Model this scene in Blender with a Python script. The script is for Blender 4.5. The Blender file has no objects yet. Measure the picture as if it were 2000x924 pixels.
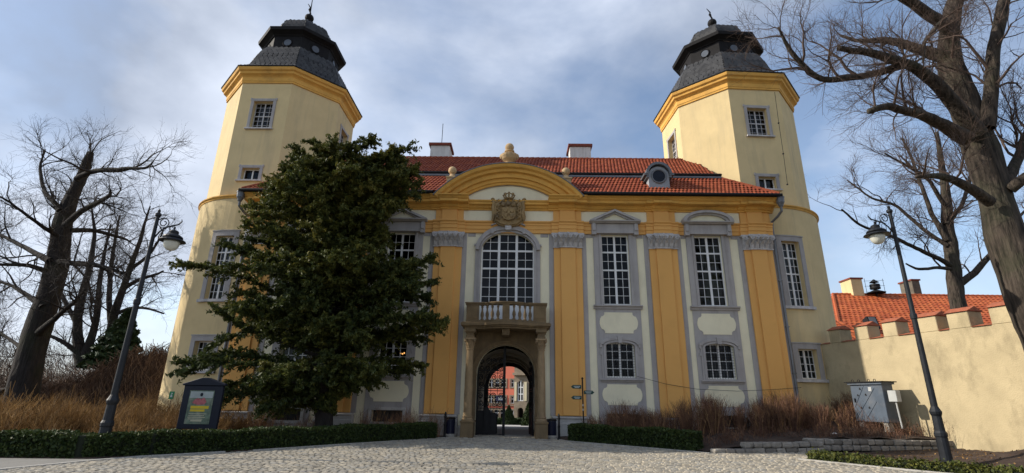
import bpy, math, random
import numpy as np
from mathutils import Vector, Matrix, Quaternion

random.seed(7)
rng = np.random.default_rng(7)
PI = math.pi
scene = bpy.context.scene
col = scene.collection
rad = math.radians

# ------------------------------------------------------------------ camera
F_PX, IW, IH = 985.0, 2000, 924
PITCH, YAW, ROLL = rad(17.8924), rad(-0.8497), rad(0.8889)
CAM = np.array([0.5516, -24.0, 1.6])
fw = np.array([math.sin(YAW)*math.cos(PITCH), math.cos(YAW)*math.cos(PITCH), math.sin(PITCH)])
r0 = np.array([math.cos(YAW), -math.sin(YAW), 0.0])
u0 = np.cross(r0, fw)
rt = r0*math.cos(ROLL) + u0*math.sin(ROLL)
up = -r0*math.sin(ROLL) + u0*math.cos(ROLL)
cam_data = bpy.data.cameras.new('camera')
cam_data.sensor_width = 36.0
cam_data.lens = F_PX/IW*36.0
cam_data.clip_start = 0.1
cam_data.clip_end = 2000
cam = bpy.data.objects.new('camera', cam_data)
col.objects.link(cam)
cam.matrix_world = Matrix(((rt[0], up[0], -fw[0], CAM[0]), (rt[1], up[1], -fw[1], CAM[1]),
                           (rt[2], up[2], -fw[2], CAM[2]), (0, 0, 0, 1)))
scene.camera = cam

def ray(x, y):
    return fw + rt*(x-IW/2)/F_PX + up*(IH/2-y)/F_PX
def PY(x, y, Y):
    d = ray(x, y); p = CAM + d*((Y-CAM[1])/d[1]); return Vector(p)
def PG(x, y, Z=0.0):
    d = ray(x, y); p = CAM + d*((Z-CAM[2])/d[2]); return Vector(p)

# ------------------------------------------------------------------ sky, sun, exposure
SUN = Vector((-1.0, 0.012, 0.60)).normalized()
world = bpy.data.worlds.new('World'); scene.world = world; world.use_nodes = True
wn, wl = world.node_tree.nodes, world.node_tree.links
wn.clear()
sky = wn.new('ShaderNodeTexSky'); sky.sky_type = 'NISHITA'; sky.sun_disc = False
sky.sun_elevation = math.asin(SUN.z); sky.sun_rotation = math.atan2(SUN.x, SUN.y)
sky.air_density = 1.0; sky.dust_density = 0.6; sky.ozone_density = 1.5
tc = wn.new('ShaderNodeTexCoord')
mp = wn.new('ShaderNodeMapping'); mp.inputs['Scale'].default_value = (1.0, 1.0, 1.5)
mp.inputs['Location'].default_value = (0.35, 0.2, 0.1)
n1 = wn.new('ShaderNodeTexNoise'); n1.inputs['Scale'].default_value = 1.7; n1.inputs['Detail'].default_value = 7; n1.inputs['Roughness'].default_value = 0.52
n1.inputs['Distortion'].default_value = 0.25
cr = wn.new('ShaderNodeValToRGB'); cr.color_ramp.elements[0].position = 0.38; cr.color_ramp.elements[1].position = 0.60
cr.color_ramp.elements[0].color = (0.12, 0.12, 0.12, 1); cr.color_ramp.elements[1].color = (0.95, 0.95, 0.95, 1)
n2 = wn.new('ShaderNodeTexNoise'); n2.inputs['Scale'].default_value = 2.3; n2.inputs['Detail'].default_value = 6; n2.inputs['Roughness'].default_value = 0.5
cc = wn.new('ShaderNodeValToRGB'); cc.color_ramp.elements[0].position = 0.38; cc.color_ramp.elements[1].position = 0.66
cc.color_ramp.elements[0].color = (2.0, 2.32, 2.95, 1); cc.color_ramp.elements[1].color = (5.0, 5.4, 6.2, 1)
mx = wn.new('ShaderNodeMixRGB')
bg = wn.new('ShaderNodeBackground'); bg.inputs['Strength'].default_value = 0.095
wo = wn.new('ShaderNodeOutputWorld')
wl.new(tc.outputs['Generated'], mp.inputs['Vector'])
wl.new(mp.outputs['Vector'], n1.inputs['Vector']); wl.new(mp.outputs['Vector'], n2.inputs['Vector'])
wl.new(n1.outputs['Fac'], cr.inputs['Fac']); wl.new(n2.outputs['Fac'], cc.inputs['Fac'])
wl.new(cr.outputs['Color'], mx.inputs['Fac']); wl.new(sky.outputs['Color'], mx.inputs['Color1']); wl.new(cc.outputs['Color'], mx.inputs['Color2'])
wl.new(mx.outputs['Color'], bg.inputs['Color']); wl.new(bg.outputs['Background'], wo.inputs['Surface'])

sl = bpy.data.lights.new('sun', 'SUN'); sl.energy = 2.7; sl.angle = rad(0.6); sl.color = (1.0, 0.92, 0.80)
so = bpy.data.objects.new('sun', sl); col.objects.link(so)
so.location = (-30, 10, 40); so.rotation_euler = SUN.to_track_quat('Z', 'Y').to_euler()
scene.view_settings.view_transform = 'Standard'; scene.view_settings.look = 'None'
scene.view_settings.exposure = 1.0; scene.view_settings.gamma = 1.0; scene.view_settings.use_curve_mapping = False
scene.render.engine = 'CYCLES'
scene.cycles.max_bounces = 6; scene.cycles.transparent_max_bounces = 8
scene.cycles.use_denoising = True

# ------------------------------------------------------------------ materials
MATS = {}
def srgb(r, g, b):
    f = lambda c: (c/255/12.92 if c/255 <= 0.04045 else ((c/255+0.055)/1.055)**2.4)
    return (f(r), f(g), f(b))
def mat(name, base, var=0.12, rough=0.85, scale=2.0, bump=0.0, bscale=60.0, stain=None, stain_amt=0.0, stain_scale=0.6,
        metallic=0.0, tone=None, spec=0.3, streak=False, translucent=0.0, stretch=False, streak2=False):
    """procedural surface: two-scale colour variation, optional stains and fine relief, optional per-piece tone"""
    m = bpy.data.materials.new(name); m.use_nodes = True; MATS[name] = m
    N, L = m.node_tree.nodes, m.node_tree.links
    bsdf = N['Principled BSDF']; bsdf.inputs['Roughness'].default_value = rough
    bsdf.inputs['Metallic'].default_value = metallic
    bsdf.inputs['Specular IOR Level'].default_value = spec
    geo = N.new('ShaderNodeNewGeometry')
    na = N.new('ShaderNodeTexNoise'); na.inputs['Scale'].default_value = scale; na.inputs['Detail'].default_value = 6; na.inputs['Roughness'].default_value = 0.6
    if stretch:
        ms_ = N.new('ShaderNodeMapping'); ms_.inputs['Scale'].default_value = (1.6, 1.6, 0.22); L.new(geo.outputs['Position'], ms_.inputs['Vector']); L.new(ms_.outputs['Vector'], na.inputs['Vector'])
    else: L.new(geo.outputs['Position'], na.inputs['Vector'])
    ra = N.new('ShaderNodeValToRGB'); ra.color_ramp.elements[0].position = 0.3; ra.color_ramp.elements[1].position = 0.7
    ra.color_ramp.elements[0].color = tuple(c*(1-var) for c in base)+(1,); ra.color_ramp.elements[1].color = tuple(min(1, c*(1+var)) for c in base)+(1,)
    L.new(na.outputs['Fac'], ra.inputs['Fac'])
    out = ra.outputs['Color']
    if stain is not None:
        mpg = N.new('ShaderNodeMapping'); mpg.inputs['Scale'].default_value = (3.0, 3.0, 0.35) if streak else ((1.5, 1.5, 0.8) if streak2 else (1, 1, 1))
        L.new(geo.outputs['Position'], mpg.inputs['Vector'])
        nb = N.new('ShaderNodeTexNoise'); nb.inputs['Scale'].default_value = stain_scale; nb.inputs['Detail'].default_value = 8; nb.inputs['Roughness'].default_value = 0.68
        L.new(mpg.outputs['Vector'], nb.inputs['Vector'])
        rb = N.new('ShaderNodeValToRGB'); rb.color_ramp.elements[0].position = 0.50; rb.color_ramp.elements[1].position = 0.72
        rb.color_ramp.elements[0].color = (0, 0, 0, 1); rb.color_ramp.elements[1].color = (stain_amt,)*3+(1,)
        L.new(nb.outputs['Fac'], rb.inputs['Fac'])
        mm = N.new('ShaderNodeMixRGB'); mm.inputs['Color2'].default_value = tuple(stain)+(1,)
        L.new(rb.outputs['Color'], mm.inputs['Fac']); L.new(out, mm.inputs['Color1']); out = mm.outputs['Color']
    if tone is not None:
        at = N.new('ShaderNodeAttribute'); at.attribute_name = 'tone'
        rc = N.new('ShaderNodeValToRGB'); cs = tone
        while len(rc.color_ramp.elements) < len(cs): rc.color_ramp.elements.new(0.5)
        for i, c in enumerate(cs):
            rc.color_ramp.elements[i].position = i/(len(cs)-1); rc.color_ramp.elements[i].color = tuple(c)+(1,)
        L.new(at.outputs['Fac'], rc.inputs['Fac'])
        mm = N.new('ShaderNodeMixRGB'); mm.blend_type = 'MULTIPLY'; mm.inputs['Fac'].default_value = 1.0
        L.new(rc.outputs['Color'], mm.inputs['Color1']); L.new(out, mm.inputs['Color2']); out = mm.outputs['Color']
    L.new(out, bsdf.inputs['Base Color'])
    if bump > 0:
        nc = N.new('ShaderNodeTexNoise'); nc.inputs['Scale'].default_value = bscale; nc.inputs['Detail'].default_value = 4
        L.new(ms_.outputs['Vector'] if stretch else geo.outputs['Position'], nc.inputs['Vector'])
        bp = N.new('ShaderNodeBump'); bp.inputs['Strength'].default_value = bump; bp.inputs['Distance'].default_value = 0.08 if stretch else 0.02
        L.new(nc.outputs['Fac'], bp.inputs['Height']); L.new(bp.outputs['Normal'], bsdf.inputs['Normal'])
    if translucent > 0:
        tr = N.new('ShaderNodeBsdfTranslucent'); L.new(out, tr.inputs['Color'])
        ms = N.new('ShaderNodeMixShader'); ms.inputs['Fac'].default_value = translucent
        o = [n for n in N if n.type == 'OUTPUT_MATERIAL'][0]
        L.new(bsdf.outputs['BSDF'], ms.inputs[1]); L.new(tr.outputs['BSDF'], ms.inputs[2]); L.new(ms.outputs['Shader'], o.inputs['Surface'])
    return m
GREYST = (0.16, 0.15, 0.13)
mat('tower_plaster', (0.66, 0.515, 0.275), 0.07, 0.9, 0.9, 0.25, 45, (0.36, 0.30, 0.20), 0.45, 0.5, streak=True)
mat('orange', (0.74, 0.395, 0.118), 0.06, 0.85, 0.9, 0.25, 45, (0.50, 0.25, 0.08), 0.25, 0.9)
mat('cornice_yellow', (0.70, 0.385, 0.09), 0.10, 0.85, 1.3, 0.2, 45, (0.20, 0.12, 0.05), 0.45, 1.1)
mat('grey_trim', (0.385, 0.36, 0.345), 0.09, 0.85, 1.6, 0.25, 40, (0.17, 0.16, 0.15), 0.5, 0.8, streak=True)
mat('grey_stone', (0.50, 0.48, 0.47), 0.18, 0.8, 5.0, 0.4, 30, (0.18, 0.17, 0.16), 0.5, 2.0)
mat('offwhite', (0.80, 0.735, 0.53), 0.05, 0.9, 1.0, 0.2, 45, (0.42, 0.385, 0.29), 0.3, 0.6, streak2=True)
mat('plinth', (0.46, 0.44, 0.41), 0.12, 0.9, 2.0, 0.3, 40, (0.16, 0.14, 0.12), 0.7, 0.9)
mat('column_stone', (0.30, 0.21, 0.115), 0.2, 0.85, 3.0, 0.5, 25, (0.13, 0.10, 0.07), 0.6, 1.2, streak=True)
mat('portal_stone', (0.175, 0.122, 0.064), 0.22, 0.85, 3.0, 0.5, 25, (0.09, 0.07, 0.05), 0.75, 1.2, streak=True)
mat('crest_stone', (0.30, 0.205, 0.095), 0.25, 0.85, 7.0, 0.5, 25, (0.10, 0.085, 0.07), 0.8, 2.5)
mat('finial_stone', (0.50, 0.35, 0.19), 0.2, 0.85, 5.0, 0.4, 25, (0.16, 0.12, 0.08), 0.6, 2.5)
mat('white_paint', (0.74, 0.74, 0.73), 0.05, 0.5, 3.0)
mat('curtain', (0.52, 0.52, 0.50), 0.12, 0.9, 3.0)
mat('curtain_warm', (0.60, 0.56, 0.34), 0.12, 0.9, 3.0)
mat('roof_tile', (1, 1, 1), 0.12, 0.7, 3.0, 0.2, 40, (0.25, 0.12, 0.07), 0.3, 0.8, tone=[(0.20, 0.036, 0.014), (0.26, 0.055, 0.021), (0.32, 0.078, 0.029)])
mat('far_tile', (1, 1, 1), 0.15, 0.7, 2.0, 0.2, 30, (0.10, 0.06, 0.05), 0.35, 0.35, tone=[(0.36, 0.07, 0.022), (0.44, 0.10, 0.03), (0.52, 0.135, 0.04)])
mat('roof_board', (0.22, 0.06, 0.03), 0.1)
mat('slate', (1, 1, 1), 0.2, 0.6, 3.0, 0.3, 40, (0.10, 0.10, 0.09), 0.3, 1.2, tone=[(0.030, 0.030, 0.032), (0.047, 0.047, 0.049), (0.066, 0.066, 0.067)], spec=0.25)
mat('dark_copper', (0.013, 0.012, 0.013), 0.25, 0.7, 2.5, 0.1, 30, spec=0.15)
mat('lantern_pane', (0.10, 0.115, 0.14), 0.2, 0.35, 3.0)
mat('zinc', (0.16, 0.165, 0.175), 0.2, 0.5, 2.0, metallic=0.3)
mat('dormer_grey', (0.30, 0.31, 0.33), 0.12, 0.6, 3.0)
mat('black_metal', (0.010, 0.010, 0.011), 0.3, 0.6, 8.0, 0.1, 60, spec=0.25)
mat('lamp_metal', (0.013, 0.015, 0.019), 0.3, 0.5, 6.0, 0.12, 50, spec=0.3)
mat('lamp_glass', (0.62, 0.62, 0.55), 0.1, 0.15, 4.0, spec=0.6)
mat('chimney_white', (0.62, 0.60, 0.57), 0.10, 0.9, 2.0, 0.3, 30, (0.30, 0.27, 0.24), 0.5, 1.2, streak=True)
mat('chimney_cap', (0.20, 0.055, 0.035), 0.15)
mat('wall_plaster', (0.47, 0.385, 0.235), 0.12, 0.92, 1.0, 0.6, 25, (0.20, 0.165, 0.10), 0.75, 0.6, streak2=True)
mat('brick_red', (0.36, 0.11, 0.055), 0.25, 0.85, 8.0, 0.4, 40, (0.10, 0.08, 0.06), 0.5, 3.0)
mat('field_stone', (1, 1, 1), 0.3, 0.9, 9.0, 0.7, 30, (0.07, 0.075, 0.05), 0.5, 4.0, tone=[(0.20, 0.18, 0.155), (0.32, 0.295, 0.26), (0.44, 0.40, 0.34)])
mat('sett', (1, 1, 1), 0.22, 0.75, 9.0, 0.5, 40, (0.17, 0.14, 0.10), 0.5, 1.3, tone=[(0.25, 0.225, 0.18), (0.37, 0.335, 0.27), (0.46, 0.405, 0.31), (0.32, 0.305, 0.27)], spec=0.4)
mat('joint_sand', (0.15, 0.13, 0.10), 0.3, 0.95, 8.0, 0.5, 60)
mat('kerb', (0.42, 0.40, 0.36), 0.15, 0.85, 5.0, 0.3, 40)
mat('soil', (0.050, 0.033, 0.025), 0.4, 0.95, 3.0, 0.9, 14, (0.12, 0.09, 0.065), 0.5, 2.0)
mat('meadow', (0.085, 0.075, 0.035), 0.4, 0.95, 0.6, 0.6, 6, (0.045, 0.06, 0.02), 0.7, 0.25)
mat('pavement_grey', (0.22, 0.21, 0.19), 0.12, 0.9, 2.0, 0.3, 60)
mat('path_pale', (0.42, 0.40, 0.37), 0.08, 0.9, 1.0, 0.2, 30)
mat('bark', (0.050, 0.039, 0.030), 0.8, 0.95, 6.0, 1.0, 9, (0.040, 0.050, 0.022), 0.5, 0.9, stretch=True)
mat('bark_dark', (0.022, 0.018, 0.016), 0.5, 0.95, 6.0, 1.0, 9, (0.030, 0.036, 0.013), 0.5, 0.9, stretch=True)
mat('twig', (0.085, 0.058, 0.046), 0.3, 0.9, 6.0)
mat('twig_dark', (0.035, 0.029, 0.026), 0.3, 0.9, 6.0)
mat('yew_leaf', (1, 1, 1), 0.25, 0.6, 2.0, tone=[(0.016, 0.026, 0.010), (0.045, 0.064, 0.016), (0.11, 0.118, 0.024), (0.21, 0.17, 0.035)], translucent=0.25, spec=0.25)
mat('fir_leaf', (0.024, 0.045, 0.016), 0.4, 0.7, 2.0)
mat('hedge_leaf', (1, 1, 1), 0.25, 0.6, 3.0, tone=[(0.018, 0.033, 0.010), (0.038, 0.062, 0.014), (0.085, 0.105, 0.025)], translucent=0.15, spec=0.25)
mat('box_leaf', (1, 1, 1), 0.25, 0.6, 3.0, tone=[(0.03, 0.045, 0.010), (0.08, 0.095, 0.018), (0.16, 0.15, 0.03)], translucent=0.15, spec=0.25)
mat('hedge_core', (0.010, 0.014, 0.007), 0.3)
mat('dry_grass', (1, 1, 1), 0.2, 0.9, 1.0, tone=[(0.085, 0.045, 0.018), (0.23, 0.128, 0.046), (0.42, 0.25, 0.095)], translucent=0.2)
mat('bare_twig', (1, 1, 1), 0.2, 0.9, 1.0, tone=[(0.085, 0.044, 0.032), (0.185, 0.095, 0.058), (0.36, 0.21, 0.09)])
mat('vine', (1, 1, 1), 0.2, 0.9, 1.0, tone=[(0.045, 0.028, 0.020), (0.11, 0.068, 0.046), (0.21, 0.135, 0.085)])
mat('old_wall', (0.15, 0.125, 0.095), 0.35, 0.95, 2.0, 0.8, 12, (0.06, 0.05, 0.035), 0.7, 0.8)
mat('board_blue', (0.007, 0.010, 0.020), 0.2, 0.55, 4.0, spec=0.25)
mat('poster_green', (0.10, 0.14, 0.10), 0.5, 0.4, 7.0, 0, 1, (0.30, 0.32, 0.24), 0.8, 3.0)
mat('poster_sky', (0.30, 0.34, 0.33), 0.15, 0.4, 6.0)
mat('poster_pink', (0.36, 0.10, 0.11), 0.4, 0.4, 14.0)
mat('poster_yellow', (0.55, 0.40, 0.02), 0.1, 0.4)
mat('poster_cream', (0.42, 0.40, 0.28), 0.1, 0.4)
mat('sign_green', (0.008, 0.045, 0.035), 0.15, 0.4)
mat('sign_text', (0.55, 0.60, 0.58), 0.05, 0.5)
mat('leaf_sign', (0.02, 0.22, 0.09), 0.1, 0.4)
mat('cabinet', (0.085, 0.108, 0.14), 0.14, 0.5, 3.0, 0.1, 40, (0.22, 0.21, 0.20), 0.35, 2.0)
mat('pale_metal', (0.42, 0.43, 0.42), 0.1, 0.45)
mat('concrete', (0.36, 0.34, 0.30), 0.15, 0.9, 5.0, 0.4, 30)
mat('red_paint', (0.45, 0.03, 0.02), 0.1, 0.5)
mat('bin_blue', (0.012, 0.014, 0.035), 0.2, 0.5)
mat('castle_pink', (0.60, 0.17, 0.11), 0.08, 0.9, 0.4, 0.2, 10)
mat('castle_stone', (0.25, 0.20, 0.145), 0.25, 0.9, 0.8, 0.4, 8)
mat('castle_cream', (0.62, 0.55, 0.38), 0.06, 0.9, 0.5)
mat('passage_plaster', (0.30, 0.25, 0.18), 0.2, 0.9, 0.8, 0.4, 20, (0.10, 0.08, 0.06), 0.5, 0.9)
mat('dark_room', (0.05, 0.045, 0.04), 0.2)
mat('patch_plaster', (0.40, 0.37, 0.33), 0.25, 0.95, 3.0, 0.8, 15, (0.2, 0.17, 0.14), 0.6, 4.0)
mat('banner_blue', (0.015, 0.02, 0.06), 0.1, 0.6)
def glass_mat(name, tint, refl):
    m = bpy.data.materials.new(name); m.use_nodes = True; MATS[name] = m
    N, L = m.node_tree.nodes, m.node_tree.links; N.clear()
    o = N.new('ShaderNodeOutputMaterial'); t = N.new('ShaderNodeBsdfTransparent'); t.inputs['Color'].default_value = tint+(1,)
    g = N.new('ShaderNodeBsdfGlossy'); g.inputs['Roughness'].default_value = 0.03; g.inputs['Color'].default_value = (0.45, 0.47, 0.50, 1)
    f = N.new('ShaderNodeFresnel'); f.inputs['IOR'].default_value = refl
    gn = N.new('ShaderNodeNewGeometry'); nz = N.new('ShaderNodeTexNoise'); nz.inputs['Scale'].default_value = 2.2; nz.inputs['Detail'].default_value = 2
    bp = N.new('ShaderNodeBump'); bp.inputs['Strength'].default_value = 0.12; bp.inputs['Distance'].default_value = 0.05
    L.new(gn.outputs['Position'], nz.inputs['Vector']); L.new(nz.outputs['Fac'], bp.inputs['Height']); L.new(bp.outputs['Normal'], g.inputs['Normal'])
    x = N.new('ShaderNodeMixShader'); L.new(f.outputs['Fac'], x.inputs['Fac']); L.new(t.outputs['BSDF'], x.inputs[1]); L.new(g.outputs['BSDF'], x.inputs[2])
    L.new(x.outputs['Shader'], o.inputs['Surface']); return m
glass_mat('glass', (0.50, 0.52, 0.53), 1.38)
em = bpy.data.materials.new('lit_bulb'); em.use_nodes = True; MATS['lit_bulb'] = em
em.node_tree.nodes['Principled BSDF'].inputs['Emission Color'].default_value = (1, 0.45, 0.12, 1)
em.node_tree.nodes['Principled BSDF'].inputs['Emission Strength'].default_value = 3.0

# ------------------------------------------------------------------ object helpers
WORLD = {}            # world matrix of every object built
def place(o, parent, Mw):
    WORLD[o.name] = Mw.copy()
    if parent is None: o.matrix_basis = Mw
    else:
        o.parent = parent; o.matrix_parent_inverse = Matrix.Identity(4)
        o.matrix_basis = WORLD[parent.name].inverted() @ Mw
def tag(o, label=None, cat=None, group=None, kind=None):
    if label: o['label'] = label
    if cat: o['category'] = cat
    if group: o['group'] = group
    if kind: o['kind'] = kind
    return o
def thing(name, label, cat, loc=(0, 0, 0), rz=0.0, group=None):
    o = bpy.data.objects.new(name, None); o.empty_display_size = 0.3; col.objects.link(o)
    place(o, None, Matrix.Translation(loc) @ Matrix.Rotation(rz, 4, 'Z'))
    return tag(o, label, cat, group)

class MB:
    def __init__(s): s.v = []; s.f = []; s.t = []
    def add(s, vs, fs, tone=None):
        b = len(s.v); s.v.extend([tuple(p) for p in vs]); s.f.extend([tuple(i+b for i in f) for f in fs])
        if tone is not None: s.t.extend([tone]*len(vs))
    def box(s, x0, x1, y0, y1, z0, z1, M=None):
        vs = [(x0, y0, z0), (x1, y0, z0), (x1, y1, z0), (x0, y1, z0), (x0, y0, z1), (x1, y0, z1), (x1, y1, z1), (x0, y1, z1)]
        if M is not None: vs = [M @ Vector(p) for p in vs]
        s.add(vs, [(0, 3, 2, 1), (4, 5, 6, 7), (0, 1, 5, 4), (1, 2, 6, 5), (2, 3, 7, 6), (3, 0, 4, 7)])
    def prism(s, poly, y0, y1, M=None):           # polygon in the x-z plane pulled along y
        n = len(poly); vs = [(x, y0, z) for x, z in poly]+[(x, y1, z) for x, z in poly]
        if M is not None: vs = [M @ Vector(p) for p in vs]
        s.add(vs, [tuple(range(n)), tuple(range(2*n-1, n-1, -1))]+[(i+n, (i+1) % n+n, (i+1) % n, i) for i in range(n)])
    def plate(s, poly, z0, z1, M=None):           # polygon in the x-y plane pulled along z
        n = len(poly); vs = [(x, y, z0) for x, y in poly]+[(x, y, z1) for x, y in poly]
        if M is not None: vs = [M @ Vector(p) for p in vs]
        s.add(vs, [tuple(range(n-1, -1, -1)), tuple(range(n, 2*n))]+[(i, (i+1) % n, (i+1) % n+n, i+n) for i in range(n)])
    def runx(s, prof, x0, x1, M=None):            # profile of (y, z) pulled along x
        n = len(prof); vs = [(x0, y, z) for y, z in prof]+[(x1, y, z) for y, z in prof]
        if M is not None: vs = [M @ Vector(p) for p in vs]
        s.add(vs, [tuple(range(n-1, -1, -1)), tuple(range(n, 2*n))]+[(i, (i+1) % n, (i+1) % n+n, i+n) for i in range(n)])
    def rings(s, rr, closed_ring=True, cap=True):
        n = len(rr[0]); vs = [p for r in rr for p in r]; fs = []
        for k in range(len(rr)-1):
            for i in range(n if closed_ring else n-1):
                j = (i+1) % n; fs.append((k*n+i, k*n+j, (k+1)*n+j, (k+1)*n+i))
        if cap and closed_ring:
            fs.append(tuple(range(n-1, -1, -1))); fs.append(tuple((len(rr)-1)*n+i for i in range(n)))
        s.add(vs, fs)
    def tube(s, pts, rs, sides=6, cap=True):
        pts = [Vector(p) for p in pts]; rr = []; n = len(pts)
        if isinstance(rs, (int, float)): rs = [rs]*n
        t = (pts[1]-pts[0]).normalized(); a = t.orthogonal().normalized()
        for k in range(n):
            t = (pts[min(k+1, n-1)]-pts[max(k-1, 0)])
            t = t.normalized() if t.length > 1e-9 else Vector((0, 0, 1))
            a = (a-t*a.dot(t)); a = a.normalized() if a.length > 1e-6 else t.orthogonal().normalized()
            b = t.cross(a)
            rr.append([pts[k]+(a*math.cos(2*PI*i/sides)+b*math.sin(2*PI*i/sides))*rs[k] for i in range(sides)])
        s.rings(rr, True, cap)
    def lathe(s, prof, c=(0, 0, 0), n=16, a0=0.0, M=None, cap=True):
        rr = []
        for r, z in prof:
            ring = [Vector((c[0]+r*math.cos(a0+2*PI*i/n), c[1]+r*math.sin(a0+2*PI*i/n), c[2]+z)) for i in range(n)]
            if M is not None: ring = [M @ p for p in ring]
            rr.append(ring)
        s.rings(rr, True, cap)
    def ball(s, c, r, nu=12, nv=8, sc=(1, 1, 1)):
        rr = []
        for k in range(nv+1):
            th = PI*(k+0.02)/(nv+0.04)-PI/2
            rr.append([Vector((c[0]+sc[0]*r*math.cos(th)*math.cos(2*PI*i/nu), c[1]+sc[1]*r*math.cos(th)*math.sin(2*PI*i/nu), c[2]+sc[2]*r*math.sin(th))) for i in range(nu)])
        s.rings(rr)
    def mesh(s, name, Minv=None):
        me = bpy.data.meshes.new(name)
        vs = s.v if Minv is None else [tuple(Minv @ Vector(p)) for p in s.v]
        me.from_pydata(vs, [], s.f); me.validate(); me.update()
        if s.t and len(s.t) == len(me.vertices):
            at = me.attributes.new('tone', 'FLOAT', 'POINT'); at.data.foreach_set('value', np.array(s.t, dtype=np.float32))
        return me
    def build(s, name, m, parent=None, smooth=False, bevel=0.0, kind=None, label=None, cat=None, at=None):
        Mw = WORLD[parent.name] if parent is not None else Matrix.Translation(at if at is not None else (0, 0, 0))
        me = s.mesh(name, Mw.inverted())
        me.materials.append(MATS[m])
        if smooth: me.polygons.foreach_set('use_smooth', [True]*len(me.polygons))
        o = bpy.data.objects.new(name, me); col.objects.link(o); place(o, parent, Mw)
        if bevel > 0:
            b = o.modifiers.new('bevel', 'BEVEL'); b.width = bevel; b.segments = 1; b.limit_method = 'ANGLE'
        return tag(o, label, cat, None, kind)
def quick(name, m, parent, fn, **k):
    b = MB(); fn(b); return b.build(name, m, parent, **k)

def cloud(name, V, Fidx, m, parent=None, tone=None, kind=None, label=None, cat=None, at=None):
    """a large mesh straight from numpy arrays (faces all quads or all triangles)"""
    Mw = WORLD[parent.name] if parent is not None else Matrix.Translation(at if at is not None else (0, 0, 0))
    V = np.asarray(V, dtype=np.float32); Fidx = np.asarray(Fidx, dtype=np.int32)
    inv = np.array(Mw.inverted()); V = V@inv[:3, :3].T.astype(np.float32)+inv[:3, 3].astype(np.float32)
    me = bpy.data.meshes.new(name); k = Fidx.shape[1]
    me.vertices.add(len(V)); me.vertices.foreach_set('co', V.ravel())
    me.loops.add(Fidx.size); me.loops.foreach_set('vertex_index', Fidx.ravel())
    me.polygons.add(len(Fidx)); me.polygons.foreach_set('loop_start', np.arange(0, Fidx.size, k, dtype=np.int32))
    me.update(calc_edges=True); me.materials.append(MATS[m])
    if tone is not None:
        at_ = me.attributes.new('tone', 'FLOAT', 'POINT'); at_.data.foreach_set('value', np.asarray(tone, dtype=np.float32))
    o = bpy.data.objects.new(name, me); col.objects.link(o); place(o, parent, Mw)
    return tag(o, label, cat, None, kind)

def pieces(parent, name, m, variants, mats, limit=300, rest='rest'):
    """alike pieces: the nearest to the camera as objects of their own, the others joined into one part"""
    c = Vector(CAM); order = sorted(range(len(mats)), key=lambda i: (mats[i].translation-c).length)
    mes = []
    for b in variants:
        me = b.mesh(name); me.materials.append(MATS[m]); mes.append(me)
    for i in order[:limit]:
        o = bpy.data.objects.new(name, mes[random.randrange(len(mes))]); col.objects.link(o); place(o, parent, mats[i])
    left = order[limit:]
    if left:
        j = MB()
        for i in left:
            b = variants[random.randrange(len(variants))]; M = mats[i]
            j.add([M @ Vector(p) for p in b.v], b.f)
            j.t.extend(b.t)
        j.build(rest, m, parent, kind='stuff')

def leafquads(P, size, up_bias=0.3, aspect=1.6, tone=None):
    """little quads at points P with random directions"""
    n = len(P); d = rng.normal(size=(n, 3)); d /= np.linalg.norm(d, axis=1)[:, None]
    nn = rng.normal(size=(n, 3)); nn[:, 2] += up_bias*2; nn -= d*np.sum(nn*d, axis=1)[:, None]; nn /= np.linalg.norm(nn, axis=1)[:, None]
    w = np.cross(d, nn); s = (size*(0.6+0.8*rng.random(n)))[:, None]
    a = d*s*aspect*0.5; b = w*s*0.5
    V = np.stack([P-a-b*0.5, P-b*0.2+a*0.2+b*0, P+a, P+b*0.9], axis=1)
    V[:, 1] = P-b*0.9
    V[:, 0] = P-a
    V = np.stack([V[:, 0], V[:, 1], V[:, 2], V[:, 3]], axis=1).reshape(-1, 3)
    Fq = np.arange(4*n).reshape(n, 4)
    return V, Fq, np.repeat(tone, 4) if tone is not None else None

# ------------------------------------------------------------------ the ground
def ground_z(x, y):
    return -0.06 if y <= 9 else -0.06-3.3*min(1.0, (y-9)/75.0)
g = MB(); ys = [-300, -60, -20, 0, 9, 25, 50, 84, 150, 400, 900]; xs = [-900, -200, -60, -30, 0, 30, 60, 200, 900]
g.add([(x, y, ground_z(x, y)) for y in ys for x in xs],
      [(j*len(xs)+i, j*len(xs)+i+1, (j+1)*len(xs)+i+1, (j+1)*len(xs)+i) for j in range(len(ys)-1) for i in range(len(xs)-1)])
g.build('ground', 'meadow', kind='structure')

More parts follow.
